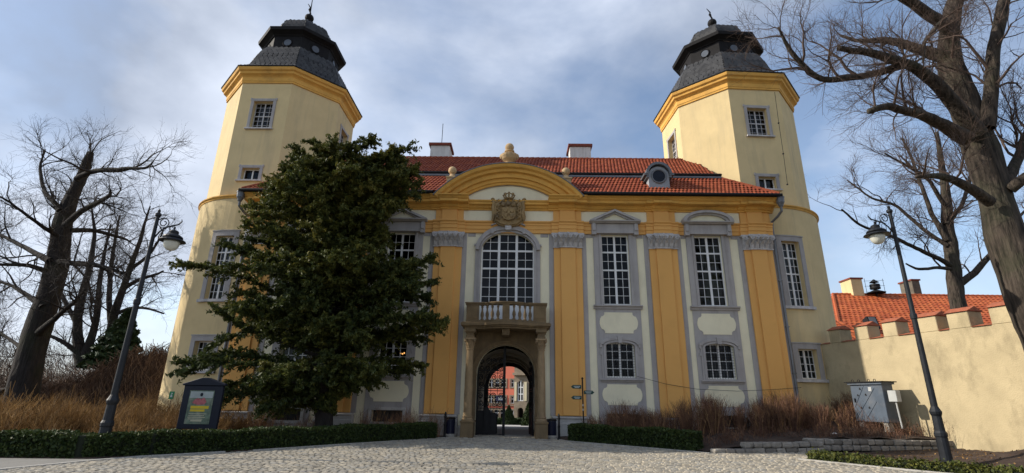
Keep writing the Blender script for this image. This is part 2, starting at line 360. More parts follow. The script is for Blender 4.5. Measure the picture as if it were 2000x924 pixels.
def inside(p, poly):
    x, y = p; c = False; n = len(poly)
    for i in range(n):
        x1, y1 = poly[i]; x2, y2 = poly[(i+1) % n]
        if (y1 > y) != (y2 > y) and x < (x2-x1)*(y-y1)/(y2-y1)+x1: c = not c
    return c
COB = [(-1.95, 0.6), (-2.2, -0.9), (-2.75, -1.75), (-5.1, -4.75), (-7.3, -7.75), (-9.3, -9.75), (-9.85, -10.9), (-10.5, -13), (-12, -30), (18, -30), (13.6, -13.2), (10.6, -10.0), (9.0, -7.8),
       (9.7, -7.0), (11.0, -6.6), (11.0, -5.2), (8.3, -5.7), (6.85, -6.2), (2.55, -2.1), (2.15, -0.9), (1.95, 0.6)]
cob = MB(); cob.plate(COB, -0.05, 0.0)
forecourt = cob.build('cobbled_forecourt', 'joint_sand', kind='structure')
sv = []
for k in range(14):
    b = MB(); h = 0.03+0.012*random.random(); i1 = 0.36+0.07*random.random(); i2 = 0.36+0.07*random.random()
    q = [(-.5, -.5), (.5, -.5), (.5, .5), (-.5, .5)]
    jj = [(random.uniform(-.05, .05), random.uniform(-.05, .05)) for _ in q]
    base = [(x+jx, y+jy, 0) for (x, y), (jx, jy) in zip(q, jj)]
    top = [(x*2*i1+jx, y*2*i2+jy, h*random.uniform(.75, 1)) for (x, y), (jx, jy) in zip(q, jj)]
    b.add(base+top+[(0, 0, h*1.12)], [(0, 1, 5, 4), (1, 2, 6, 5), (2, 3, 7, 6), (3, 0, 4, 7), (4, 5, 8), (5, 6, 8), (6, 7, 8), (7, 4, 8)], tone=random.random())
    sv.append(b)
sm = []; y = -14.6; row = 0
while y < 0.5:
    dy = random.uniform(.135, .175); x = -13.0+random.random()*.2
    while x < 16:
        dx = random.uniform(.13, .23); cx = x+dx/2; cy = y+dy/2+0.05*math.sin(cx*0.9+row*.3)+0.06*math.sin(cx*.35)
        if inside((cx, cy), COB):
            sm.append(Matrix.Translation((cx, cy, random.uniform(-.004, .006))) @ Matrix.Rotation(random.uniform(-.07, .07), 4, 'Z') @ Matrix.Rotation(random.uniform(-.05, .05), 4, 'X') @ Matrix.Diagonal((dx*.94, dy*.93, 1, 1)))
        x += dx
    y += dy; row += 1
pieces(forecourt, 'sett', 'sett', sv, sm, 300, 'setts')

pv = MB(); pv.plate([(-9.4, -9.75), (-9.95, -10.9), (-10.6, -13), (-12.1, -30), (-60, -30), (-60, -10.7), (-12, -10.55), (-10.1, -10.45)], -0.05, 0.03)
pv.build('pavement', 'pavement_grey', kind='structure')
kb = MB()
def strip_along(b, pts, w, z0, z1):
    pts = [Vector((p[0], p[1], 0)) for p in pts]; L = []; R = []
    for k in range(len(pts)):
        t = (pts[min(k+1, len(pts)-1)]-pts[max(k-1, 0)]).normalized(); n = Vector((-t.y, t.x, 0))
        L.append(pts[k]+n*w/2); R.append(pts[k]-n*w/2)
    rr = [[(l.x, l.y, z0), (r.x, r.y, z0), (r.x, r.y, z1), (l.x, l.y, z1)] for l, r in zip(L, R)]
    b.rings([[Vector(p) for p in r] for r in rr])
strip_along(kb, [(-7.9, -8.28), (-9.25, -9.7), (-9.8, -10.8), (-10.45, -12.8), (-12, -30)], 0.12, -0.05, 0.05)
strip_along(kb, [(8.95, -7.62), (9.5, -8.4), (10.65, -9.95), (13.6, -13.1), (18, -29.9)], 0.13, -0.05, 0.055)
strip_along(kb, [(-2.28, -0.9), (-2.8, -1.72), (-5.16, -4.7), (-7.36, -7.7)], 0.08, -0.05, 0.045)
strip_along(kb, [(2.2, -0.9), (2.6, -2.05), (6.85, -6.1)], 0.08, -0.05, 0.045)
kb.build('kerb', 'kerb', kind='structure')

lb = MB(); lb.plate([(-2.35, -0.9), (-2.9, -1.7), (-5.25, -4.65), (-7.4, -7.6), (-10.0, -10.3), (-12, -10.45), (-60, -10.6), (-60, 20), (-2.35, 20)], -0.05, 0.05)
lb.build('garden_bed', 'soil', kind='structure')
# right-hand beds with real relief
YF = [(2.25, -1.2), (2.7, -1.9), (6.9, -5.85), (8.25, -5.45), (10.7, -4.95), (16.9, -3.65), (30, -1.0)]
ZF = [(2.2, .03), (6.9, .05), (7.2, .17), (8.2, .18), (8.4, .34), (10.7, .36), (11.0, .46), (14, .44), (16.9, .40), (30, .3)]
def lerp(tab, x):
    if x <= tab[0][0]: return tab[0][1]
    for (a, b), (c, d) in zip(tab, tab[1:]):
        if x <= c: return b+(d-b)*(x-a)/(c-a)
    return tab[-1][1]
def bed_z(x, y):
    yf = lerp(YF, x); z = lerp(ZF, x)+max(0, y-yf)*0.035
    z += 0.46*math.exp(-((x-15.6)**2/6.0+(y+0.3)**2/4.5))
    return z+0.025*math.sin(x*3.1+y*2.2)+0.02*math.sin(x*5.3-y*4.1)
rb = MB(); nx, ny = 90, 26; V = []
for i in range(nx+1):
    x = 2.25+(30-2.25)*i/nx; yf = lerp(YF, x)
    for j in range(ny+1):
        y = yf+(8.0-yf)*j/ny; V.append((x, y, bed_z(x, y)))
rb.add(V, [(i*(ny+1)+j, (i+1)*(ny+1)+j, (i+1)*(ny+1)+j+1, i*(ny+1)+j+1) for i in range(nx) for j in range(ny)])
rb.build('flower_bed', 'soil', kind='structure', smooth=True)
def low_z(x, y):
    z = 0.02+0.5*math.exp(-((x-15.4)**2+(y+9.2)**2)/3.0)+0.16*max(0, min(1, (x-13)/5))
    return z+0.02*math.sin(x*4.1+y*3.2)+0.015*math.sin(x*7.3-y*5.1)
rb = MB(); V = []; nx, ny = 90, 60
KL = [(-30, 18.1), (-13.2, 13.7), (-10.0, 10.7), (-7.9, 9.1), (-7.0, 9.8), (-6.6, 11.05), (-5.2, 11.1), (-4.7, 12), (-3.6, 17), (-1, 30)]
for j in range(ny+1):
    y = -22+(-1.3+22)*j/ny; xl = lerp(KL, y)
    for i in range(nx+1):
        x = xl+(34-xl)*(i/nx)**1.3; V.append((x, y, low_z(x, y)))
rb.add(V, [(j*(nx+1)+i, j*(nx+1)+i+1, (j+1)*(nx+1)+i+1, (j+1)*(nx+1)+i) for i in range(nx) for j in range(ny)])
rb.build('soil_bed', 'soil', kind='structure', smooth=True)
cp = MB(); V = []
for y in (-0.2, 9, 25, 50, 82):
    for x in (-3.0, 4.2): V.append((x if y > 9.2 else (1.3 if x > 0 else -1.3), y, ground_z(x, y)+0.075))
cp.add(V, [(2*k, 2*k+1, 2*k+3, 2*k+2) for k in range(4)])
cp.build('courtyard_path', 'path_pale', kind='structure')

# ------------------------------------------------------------------ wall and window builders
def wallgrid(b, us, vs, openings, P, depth, skirt=0.0, usub=None):
    U = sorted(set([round(u, 4) for u in us]+[round(o[k], 4) for o in openings for k in (0, 1)]+[round(u, 4) for u in (usub or [])]))
    Vv = sorted(set([round(v, 4) for v in vs]+[round(o[k], 4) for o in openings for k in (2, 3)]))
    U = [u for u in U if us[0]-1e-3 <= u <= us[-1]+1e-3]; Vv = [v for v in Vv if vs[0]-1e-3 <= v <= vs[-1]+1e-3]
    for i in range(len(U)-1):
        for j in range(len(Vv)-1):
            cu, cv = (U[i]+U[i+1])/2, (Vv[j]+Vv[j+1])/2
            if any(o[0] < cu < o[1] and o[2] < cv < o[3] for o in openings): continue
            b.add([P(U[i], Vv[j], 0), P(U[i+1], Vv[j], 0), P(U[i+1], Vv[j+1], 0), P(U[i], Vv[j+1], 0)], [(0, 1, 2, 3)])
    for o in openings:
        u0, u1, v0, v1 = o[:4]; uu = [u for u in U if u0-1e-6 <= u <= u1+1e-6]
        b.add([P(u0, v0, 0), P(u0, v1, 0), P(u0, v1, depth), P(u0, v0, depth)], [(0, 1, 2, 3)])
        b.add([P(u1, v0, 0), P(u1, v0, depth), P(u1, v1, depth), P(u1, v1, 0)], [(0, 1, 2, 3)])
        for a, c in zip(uu, uu[1:]):
            b.add([P(a, v0, 0), P(a, v0, depth), P(c, v0, depth), P(c, v0, 0)], [(0, 1, 2, 3)])
            b.add([P(a, v1, 0), P(c, v1, 0), P(c, v1, depth), P(a, v1, depth)], [(0, 1, 2, 3)])
    if skirt:
        a, c, d, e = us[0], us[-1], vs[0], vs[-1]
        b.add([P(a, d, 0), P(a, d, skirt), P(a, e, skirt), P(a, e, 0)], [(0, 1, 2, 3)])
        b.add([P(c, d, 0), P(c, e, 0), P(c, e, skirt), P(c, d, skirt)], [(0, 1, 2, 3)])
        b.add([P(a, e, 0), P(a, e, skirt), P(c, e, skirt), P(c, e, 0)], [(0, 1, 2, 3)])
        b.add([P(a, d, 0), P(c, d, 0), P(c, d, skirt), P(a, d, skirt)], [(0, 1, 2, 3)])
def arch_pts(a, zs, rise, n=16, x0=0.0):
    return [(x0-a*math.cos(PI*k/n), zs+rise*math.sin(PI*k/n)) for k in range(n+1)]
def spandrel(b, arc, ztop, y0, y1, M=None):       # fill between an arch and the flat top of its opening
    for (xa, za), (xb, zb) in zip(arc, arc[1:]):
        q = [(xa, y0, za), (xb, y0, zb), (xb, y0, ztop), (xa, y0, ztop), (xa, y1, za), (xb, y1, zb), (xb, y1, ztop), (xa, y1, ztop)]
        if M is not None: q = [M @ Vector(p) for p in q]
        b.add(q, [(0, 1, 2, 3), (5, 4, 7, 6), (0, 4, 5, 1)])
def archband(b, arc0, arc1, y0, y1, M=None):      # moulding between an inner and an outer arch line
    n = len(arc0); rr = []
    for (xa, za), (xb, zb) in zip(arc0, arc1):
        q = [(xa, y0, za), (xb, y0, zb), (xb, y1, zb), (xa, y1, za)]
        rr.append([(M @ Vector(p)) if M is not None else Vector(p) for p in q])
    b.rings(rr)
PANE = MB(); PANE.box(-.5, .5, -.004, .004, -.5, .5)
PANE_ME = PANE.mesh('pane'); PANE_ME.materials.append(MATS['glass'])
def window(parent, M, w, z0, z1, vbars, hbars, frame=0.06, rec=0.2, mat_='white_paint', name='window', panes=True, bar=0.026):
    """casement: M puts local x along the wall, z up, -y outward; vbars / hbars list (position, width)"""
    b = MB(); y0, y1 = rec-0.03, rec+0.03
    b.box(-w, -w+frame, y0, y1, z0, z1, M); b.box(w-frame, w, y0, y1, z0, z1, M)
    b.box(-w+frame, w-frame, y0, y1, z0, z0+frame, M); b.box(-w+frame, w-frame, y0, y1, z1-frame, z1, M)
    hs = sorted(hbars); vb = sorted(vbars)
    for x, t in vb: b.box(x-t/2, x+t/2, y0-(0.012 if t > .05 else -.008), y1-0.004, z0+frame, z1-frame, M)
    for z, t in hs: b.box(-w+frame, w-frame, y0-(0.008 if t > .05 else -.011), y1-0.007, z-t/2, z+t/2, M)
    o = b.build(name, mat_, parent)
    WORLD[o.name] = WORLD[parent.name]
    if panes:
        X = [(-w+frame, -w+frame)]+[(x-t/2, x+t/2) for x, t in vb]+[(w-frame, w-frame)]
        Z = [(z0+frame, z0+frame)]+[(z-t/2, z+t/2) for z, t in hs]+[(z1-frame, z1-frame)]
        for i in range(len(X)-1):
            for j in range(len(Z)-1):
                xa, xb, za, zb = X[i][1], X[i+1][0], Z[j][1], Z[j+1][0]
                if xb-xa < .03 or zb-za < .03: continue
                p = bpy.data.objects.new('pane', PANE_ME); col.objects.link(p)
                place(p, o, M @ Matrix.Translation(((xa+xb)/2, rec+0.012, (za+zb)/2)) @ Matrix.Rotation(random.gauss(0, .007), 4, 'X') @ Matrix.Rotation(random.gauss(0, .007), 4, 'Z') @ Matrix.Diagonal((xb-xa+.012, 1, zb-za+.012, 1)))
    return o
def curtain(parent, M, x0, x1, z0, z1, y, m='curtain', folds=9):
    b = MB(); n = folds*6; rr = []
    for k in range(n+1):
        x = x0+(x1-x0)*k/n; d = y+0.03*math.sin(2*PI*k/6.0)+0.012*math.sin(k*1.7)
        rr.append((x, d))
    vs = [M @ Vector((x, d, z0)) for x, d in rr]+[M @ Vector((x, d, z1)) for x, d in rr]
    b.add(vs, [(i, i+1, i+n+2, i+n+1) for i in range(n)])
    return b.build('curtain', m, parent, smooth=True)
def even(z0, z1, rows, t): return [(z0+(z1-z0)*k/rows, t) for k in range(1, rows)]

# ------------------------------------------------------------------ the gatehouse
GH = thing('gatehouse', 'baroque gatehouse with ochre pilasters, curved gable and red tiled roof', 'gatehouse', (0, 0, 0))
T = Matrix.Translation
BAYS = (-9.89, -5.30, 5.30, 9.89)
PIL = (-12.3, -7.65, -2.96, 2.96, 7.65, 12.3)
WT = (5.98, 9.48); WL = (2.62, 4.20); BW = (0.55, 1.05)
ops = []
for x in BAYS: ops += [(x-.67, x+.67, *WT), (x-.67, x+.67, *WL), (x-.70, x+.70, *BW)]
ops += [(-1.31, 1.31, 4.95, 9.54), (-1.34, 1.34, -0.06, 4.02)]
wb = MB(); wallgrid(wb, [-13.1, 13.1], [-0.06, 10.8], ops, lambda u, v, d: Vector((u, d, v)), 0.34)
for x in BAYS: spandrel(wb, arch_pts(.67, 4.03, .17, 10, x), 4.20, 0.0, 0.34)
spandrel(wb, arch_pts(1.31, 8.60, .94, 18), 9.54, 0.0, 0.34)
spandrel(wb, arch_pts(1.34, 2.72, 1.30, 20), 4.02, 0.0, 0.5)
wb.build('facade_wall', 'offwhite', GH)
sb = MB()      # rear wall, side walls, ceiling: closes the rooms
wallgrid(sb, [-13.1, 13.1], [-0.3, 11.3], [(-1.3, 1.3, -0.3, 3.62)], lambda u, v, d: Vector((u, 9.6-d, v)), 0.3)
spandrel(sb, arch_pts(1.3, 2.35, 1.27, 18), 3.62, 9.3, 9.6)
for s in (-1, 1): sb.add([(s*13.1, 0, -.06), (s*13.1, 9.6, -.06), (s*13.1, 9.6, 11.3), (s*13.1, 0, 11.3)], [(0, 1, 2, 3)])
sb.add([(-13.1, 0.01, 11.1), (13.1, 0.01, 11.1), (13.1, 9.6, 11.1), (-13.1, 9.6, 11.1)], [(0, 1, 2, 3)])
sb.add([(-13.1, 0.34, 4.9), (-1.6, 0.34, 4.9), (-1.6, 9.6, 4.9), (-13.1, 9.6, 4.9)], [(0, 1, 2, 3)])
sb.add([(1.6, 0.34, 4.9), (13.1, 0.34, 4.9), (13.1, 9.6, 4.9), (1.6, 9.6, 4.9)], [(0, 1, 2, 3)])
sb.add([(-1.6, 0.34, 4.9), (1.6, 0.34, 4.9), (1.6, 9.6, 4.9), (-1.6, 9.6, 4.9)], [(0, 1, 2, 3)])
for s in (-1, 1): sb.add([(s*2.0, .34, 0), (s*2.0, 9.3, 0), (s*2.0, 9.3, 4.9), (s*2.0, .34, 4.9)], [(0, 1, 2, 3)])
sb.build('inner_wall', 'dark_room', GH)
vb = MB()      # the vaulted passage
sec = [(-1.55, -0.06)]+[(x, z) for x, z in arch_pts(1.55, 2.35, 1.55, 18)]+[(1.55, -0.06)]
for y0, y1 in ((0.5, 9.3),):
    vb.add([(x, y0, z) for x, z in sec]+[(x, y1, z) for x, z in sec], [(i, i+1, i+1+len(sec), i+len(sec)) for i in range(len(sec)-1)])
for yy in (2.6, 5.0, 7.4): archband(vb, arch_pts(1.42, 2.35, 1.42, 16), arch_pts(1.56, 2.35, 1.56, 16), yy, yy+.35)
vb.build('passage_vault', 'passage_plaster', GH, smooth=False)

pb = MB()
for x0, x1 in ((-13.2, -1.95), (1.95, 13.2)):
    pb.runx([(0.0, -.06), (-.16, -.06), (-.16, .40), (-.10, .46), (0, .46)], x0, x1)
for xc in PIL:
    w = .86
    pb.runx([(0, -.06), (-.34, -.06), (-.34, .62), (-.30, .66), (-.30, .80), (-.36, .83), (-.36, .90), (0, .92)], xc-w, xc+w)
pb.build('plinth', 'plinth', GH, bevel=.01)
for xc in PIL:
    s = MB(); s.box(xc-.92, xc+.92, -.035, 0.005, .92, 9.5); s.build('pilaster_strip', 'grey_trim', GH)
    p = MB(); p.box(xc-.69, xc+.69, -.13, -.034, .93, 8.75); p.box(xc-.365, xc+.365, -.22, -.129, .95, 8.75)
    p.build('pilaster', 'orange', GH, bevel=.012)
for x0, x1 in ((-11.4, -8.6), (-6.7, -3.9), (-2.0, 2.0), (3.9, 6.7), (8.6, 11.4)):
    for xa, xb in (((x0, -1.62), (1.62, x1)) if x0 == -2.0 else ((x0, (x0+x1)/2-1.07), ((x0+x1)/2+1.07, x1))):
        quick('wall_band', 'grey_trim', GH, lambda b: b.box(xa, xb, -.022, 0.004, 9.32, 9.5))

def make_capital(b):
    w0, w1, h = .70, .82, .74
    b.box(-w0, w0, -.18, -.03, 0, h-.1); b.box(-.40, .40, -.26, -.181, 0, h-.1)
    b.box(-w0-.03, w0+.03, -.2, -.03, -.02, .045); b.box(-.43, .43, -.285, -.201, -.02, .045)
    b.box(-w1, w1, -.26, -.03, h-.10, h-.035); b.box(-w1+.03, w1-.03, -.24, -.03, h-.034, h); b.box(-.48, .48, -.36, -.261, h-.1, h)
    def leaf(x, z, wd, ht, y, out):
        rr = []
        for t, ww, oo in ((0, .7, .0), (.3, 1, .02), (.6, .95, .045), (.85, .6, .10), (1.0, .3, .14), (.92, .12, .17)):
            c = y-out*oo/.14; hw = wd/2*ww
            rr.append([Vector((x-hw, c, z+ht*t)), Vector((x, c-.03, z+ht*t)), Vector((x+hw, c, z+ht*t))])
        b.rings(rr, False, False)
        for dx in (-.3, .3): b.tube([(x+dx*wd*.9, y-.02, z+.02), (x+dx*wd, y-.05*out/.14, z+ht*.55), (x+dx*wd*1.3, y-out*.75, z+ht*.75)], [.02, .024, .012], 5)
    for i, x in enumerate((-.6, -.36, -.12, .12, .36, .6)): leaf(x, .04, .21, .34, -.19 if abs(x) > .4 else -.27, .24)
    for x in (-.48, -.24, 0, .24, .48): leaf(x, .20, .20, .36, -.20 if abs(x) > .41 else -.28, .28)
    def volute(x, y, s):
        pts = []
        for k in range(15):
            a = k/14*3.4*PI; r = .125*(1-k/18)
            pts.append((x+s*r*math.cos(a)*1.0, y-.012*k/6, .53+r*math.sin(a)))
        b.tube(pts, .034, 6)
    for x, y, s in ((-.66, -.33, -1), (.66, -.33, 1), (-.34, -.42, -1), (.34, -.42, 1), (-.10, -.42, -1), (.10, -.42, 1)): volute(x, y, s)
    b.ball((0, -.39, .68), .065, 8, 6)
    for x in (-.5, -.2, .2, .5): b.ball((x, -.31 if abs(x) < .41 else -.24, .40), .05, 7, 5)
CB = MB(); make_capital(CB); CME = CB.mesh('capital'); CME.materials.append(MATS['grey_stone'])
for xc in PIL:
    o = bpy.data.objects.new('capital', CME); col.objects.link(o); place(o, GH, T((xc, 0, 8.755)))

# entablature
ar = MB(); prof = [(0, 9.5), (-.10, 9.5), (-.10, 9.68), (-.135, 9.685), (-.135, 9.88), (-.17, 9.885), (-.17, 9.98), (-.24, 10.04), (-.24, 10.10), (0, 10.12)]
ar.runx(prof, -13.12, 13.12)
for xc in PIL:
    ar.runx([(y-.10 if y < 0 else y, z+.001) for y, z in prof], xc-.80, xc+.80)
    ar.runx([(y-.19 if y < 0 else y, z+.002) for y, z in prof], xc-.44, xc+.44)
ar.build('architrave', 'orange', GH, bevel=.006)
fr = MB(); fr.box(-13.12, 13.12, -.06, 0.0, 10.1, 10.74)
for xc in PIL: fr.box(xc-.70, xc+.70, -.15, -.059, 10.1, 10.74); fr.box(xc-.38, xc+.38, -.24, -.149, 10.1, 10.74)
fr.build('frieze', 'orange', GH, bevel=.006)
for x0, x1 in ((-2.26, 2.26), (3.62, 6.96), (8.32, 11.58), (-6.96, -3.62), (-11.58, -8.32)):
    quick('frieze_panel', 'offwhite', GH, lambda b: b.box(x0, x1, -.085, -.058, 10.14, 10.68))
co = MB(); cprof = [(0, 10.70), (-.12, 10.70), (-.12, 10.77), (-.20, 10.80), (-.26, 10.88), (-.26, 10.93), (-.56, 10.96), (-.58, 10.98), (-.58, 11.10), (-.64, 11.12), (-.70, 11.20), (-.78, 11.25), (-.78, 11.30), (0, 11.36)]
co.runx(cprof, -13.3, -3.6); co.runx(cprof, 3.6, 13.3)
co.runx([(0, 10.70), (-.12, 10.70), (-.12, 10.77), (-.20, 10.80), (-.24, 10.86), (-.24, 10.90), (-.36, 10.93), (-.38, 10.95), (-.38, 11.03), (-.44, 11.08), (-.46, 11.14), (0, 11.17)], -3.61, 3.61)
for xc in PIL:
    co.runx([(y-.09 if y < 0 else y, z-.003) for y, z in cprof[:9]]+[(0, 11.1)], xc-.80, xc+.80)
    co.runx([(y-.17 if y < 0 else y, z-.006) for y, z in cprof[:9]]+[(0, 11.1)], xc-.46, xc+.46)
for s in (-1, 1): co.runx([(y-.10 if y < 0 else y, z-.009) for y, z in cprof], s*2.96-.95, s*2.96+.95)
co.build('cornice', 'cornice_yellow', GH, bevel=.008)

# gable
GR, GZ = 4.79, 8.16
ga = MB(); gp = [(3.93, -.05), (3.93, -.20), (4.02, -.22), (4.05, -.30), (4.20, -.34), (4.22, -.46), (4.42, -.50), (4.46, -.66), (4.58, -.70), (4.64, -.84), (4.74, -.90), (4.79, -.90), (4.79, .3), (3.95, .3)]
a1 = math.acos((11.28-GZ)/GR); rr = []
for k in range(41):
    a = -a1*1.02+2.04*a1*k/40
    rr.append([Vector((r*math.sin(a), y, GZ+r*math.cos(a))) for r, y in gp])
ga.rings(rr); ga.build('gable_arch', 'cornice_yellow', GH)
gc = MB(); rr = []
for k in range(41):
    a = -a1*1.03+2.06*a1*k/40
    rr.append([Vector((r*math.sin(a), y, GZ+r*math.cos(a))) for r, y in ((4.792, -.94), (4.83, -.94), (4.83, 3.2), (4.792, 3.2))])
gc.rings(rr); gc.build('gable_flashing', 'zinc', GH)
gt = MB(); seg = [(x, z) for x, z in [(3.96*math.sin(-.66+1.32*k/24), GZ+3.96*math.cos(-.66+1.32*k/24)) for k in range(25)]]
gt.prism(seg, -.06, .2); gt.build('gable_field', 'offwhite', GH)
gi = MB(); archband(gi, [(3.90*math.sin(-.62+1.24*k/24), GZ+3.90*math.cos(-.62+1.24*k/24)) for k in range(25)], [(3.96*math.sin(-.62+1.24*k/24), GZ+3.96*math.cos(-.62+1.24*k/24)) for k in range(25)], -.10, -.05)
gi.build('gable_band', 'grey_trim', GH)
ur = MB(); ur.box(-.30, .30, -.62, -.02, 12.8, 13.08)
ur.lathe([(.22, 13.08), (.20, 13.14), (.14, 13.2), (.2, 13.3), (.36, 13.42), (.44, 13.56), (.46, 13.66), (.40, 13.70), (.22, 13.74), (.17, 13.80), (.26, 13.86), (.26, 13.92), (.15, 13.96)], (0, -.32, 0), 16)
ur.ball((0, -.32, 14.13), .235, 14, 10)
for s in (-1, 1): ur.ball((s*.40, -.34, 13.6), .11, 8, 6, (1, 1, 1.4))
for k in range(8):
    a = -PI*k/7; ur.tube([(.38*math.cos(a), -.32+.38*math.sin(a), 13.62), (.30*math.cos(a+.2), -.32+.34*math.sin(a+.2), 13.42), (.38*math.cos(a+.42), -.32+.40*math.sin(a+.42), 13.6)], .035, 5)
ur.build('urn_finial', 'finial_stone', GH, smooth=False)
for s in (-1, 1):
    x = s*2.92; b = MB(); b.box(x-.24, x+.24, -.55, -.08, 11.7, 12.28); b.box(x-.29, x+.29, -.6, -.03, 12.28, 12.36)
    b.lathe([(.24, 12.36), (.20, 12.42), (.13, 12.5), (.11, 12.56), (.15, 12.6)], (x, -.32, 0), 14)
    b.ball((x, -.32, 12.78), .215, 14, 10); b.build('ball_finial', 'finial_stone', GH)

# coat of arms under the gable
cr_ = MB(); M0 = T((0.02, 0, 9.83))
def cshape(pts, y0, y1): cr_.prism(pts, y0, y1, M0)
mantle = [(-.36, .02), (0, -.06), (.36, .02), (.58, .20), (.66, .45), (.60, .80), (.62, 1.1), (.68, 1.22), (.5, 1.3), (0, 1.38), (-.5, 1.3), (-.68, 1.22), (-.62, 1.1), (-.60, .80), (-.66, .45), (-.58, .20)]
cshape([(x*1.08, z) for x, z in mantle], -.30, -.05); cshape([(x*.92, z*.94+.05) for x, z in mantle], -.38, -.30)
cshape([(-.27, .85), (-.29, .45), (-.2, .28), (0, .2), (.2, .28), (.29, .45), (.27, .85)], -.52, -.38)
for x, z, w, h in ((-.13, .68, .11, .13), (.13, .68, .11, .13), (-.12, .45, .10, .13), (.12, .45, .10, .13), (0, .58, .07, .1)): cshape([(x-w*.8, z+h*.7), (x-w*.7, z-h*.3), (x, z-h), (x+w*.7, z-h*.3), (x+w*.8, z+h*.7)], -.57, -.515)
for k in range(5):
    x = -.44+.22*k; cr_.ball((x, -.45, 9.83+.98+.05*(2-abs(k-2))), .095, 8, 6, (1, .8, 1.2)); cr_.tube([(x-.06, -.45, 10.95), (x-.03, -.48, 11.05), (x+.06, -.47, 11.13)], [.04, .035, .015], 5)
for s in (-1, 1):
    for z in (.3, .5, .7): cr_.tube([(s*.36, -.40, 9.83+z), (s*.47, -.48, 9.83+z+.07), (s*.42, -.46, 9.83+z+.17), (s*.36, -.44, 9.83+z+.12)], [.05, .045, .035, .02], 6)
    cr_.tube([(s*.66, -.36, 10.05), (s*.60, -.42, 10.35), (s*.64, -.42, 10.7), (s*.60, -.40, 11.05)], [.05, .075, .07, .06], 6)
    cr_.tube([(s*.52, -.36, 10.02), (s*.5, -.42, 10.35), (s*.53, -.42, 10.7), (s*.5, -.40, 11.0)], [.03, .05, .05, .04], 6)
    cr_.lathe([(.03, -.02), (.11, 0), (.12, .06), (.06, .12), (.1, .17), (.02, .24)], (s*.66, -.30, 11.02), 8)
    cr_.tube([(s*.66, -.36, 11.02), (s*.4, -.42, 10.94), (s*.15, -.40, 11.08)], [.05, .06, .04], 6)
cr_.lathe([(.18, 0), (.20, .05), (.17, .07)], (0.02, -.36, 11.14), 10)
for k in range(5):
    a = -PI*.95+PI*.9*k/4; x, y = .18*math.cos(a), .18*math.sin(a)
    cr_.tube([(x+.02, -.36+y, 11.2), (1.35*x+.02, -.36+1.35*y, 11.34), (.4*x+.02, -.36+.4*y, 11.45)], [.035, .045, .025], 6)
cr_.ball((.02, -.38, 11.5), .05, 8, 6); cr_.ball((-.14, -.4, 11.42), .07, 8, 6); cr_.ball((.18, -.4, 11.42), .07, 8, 6)
cr_.v = [((x-.02)*1.2+.02, y*1.1, 9.83+(z-9.83)*1.04-.02) for x, y, z in cr_.v]
cr_.build('coat_of_arms', 'crest_stone', GH, bevel=.012)

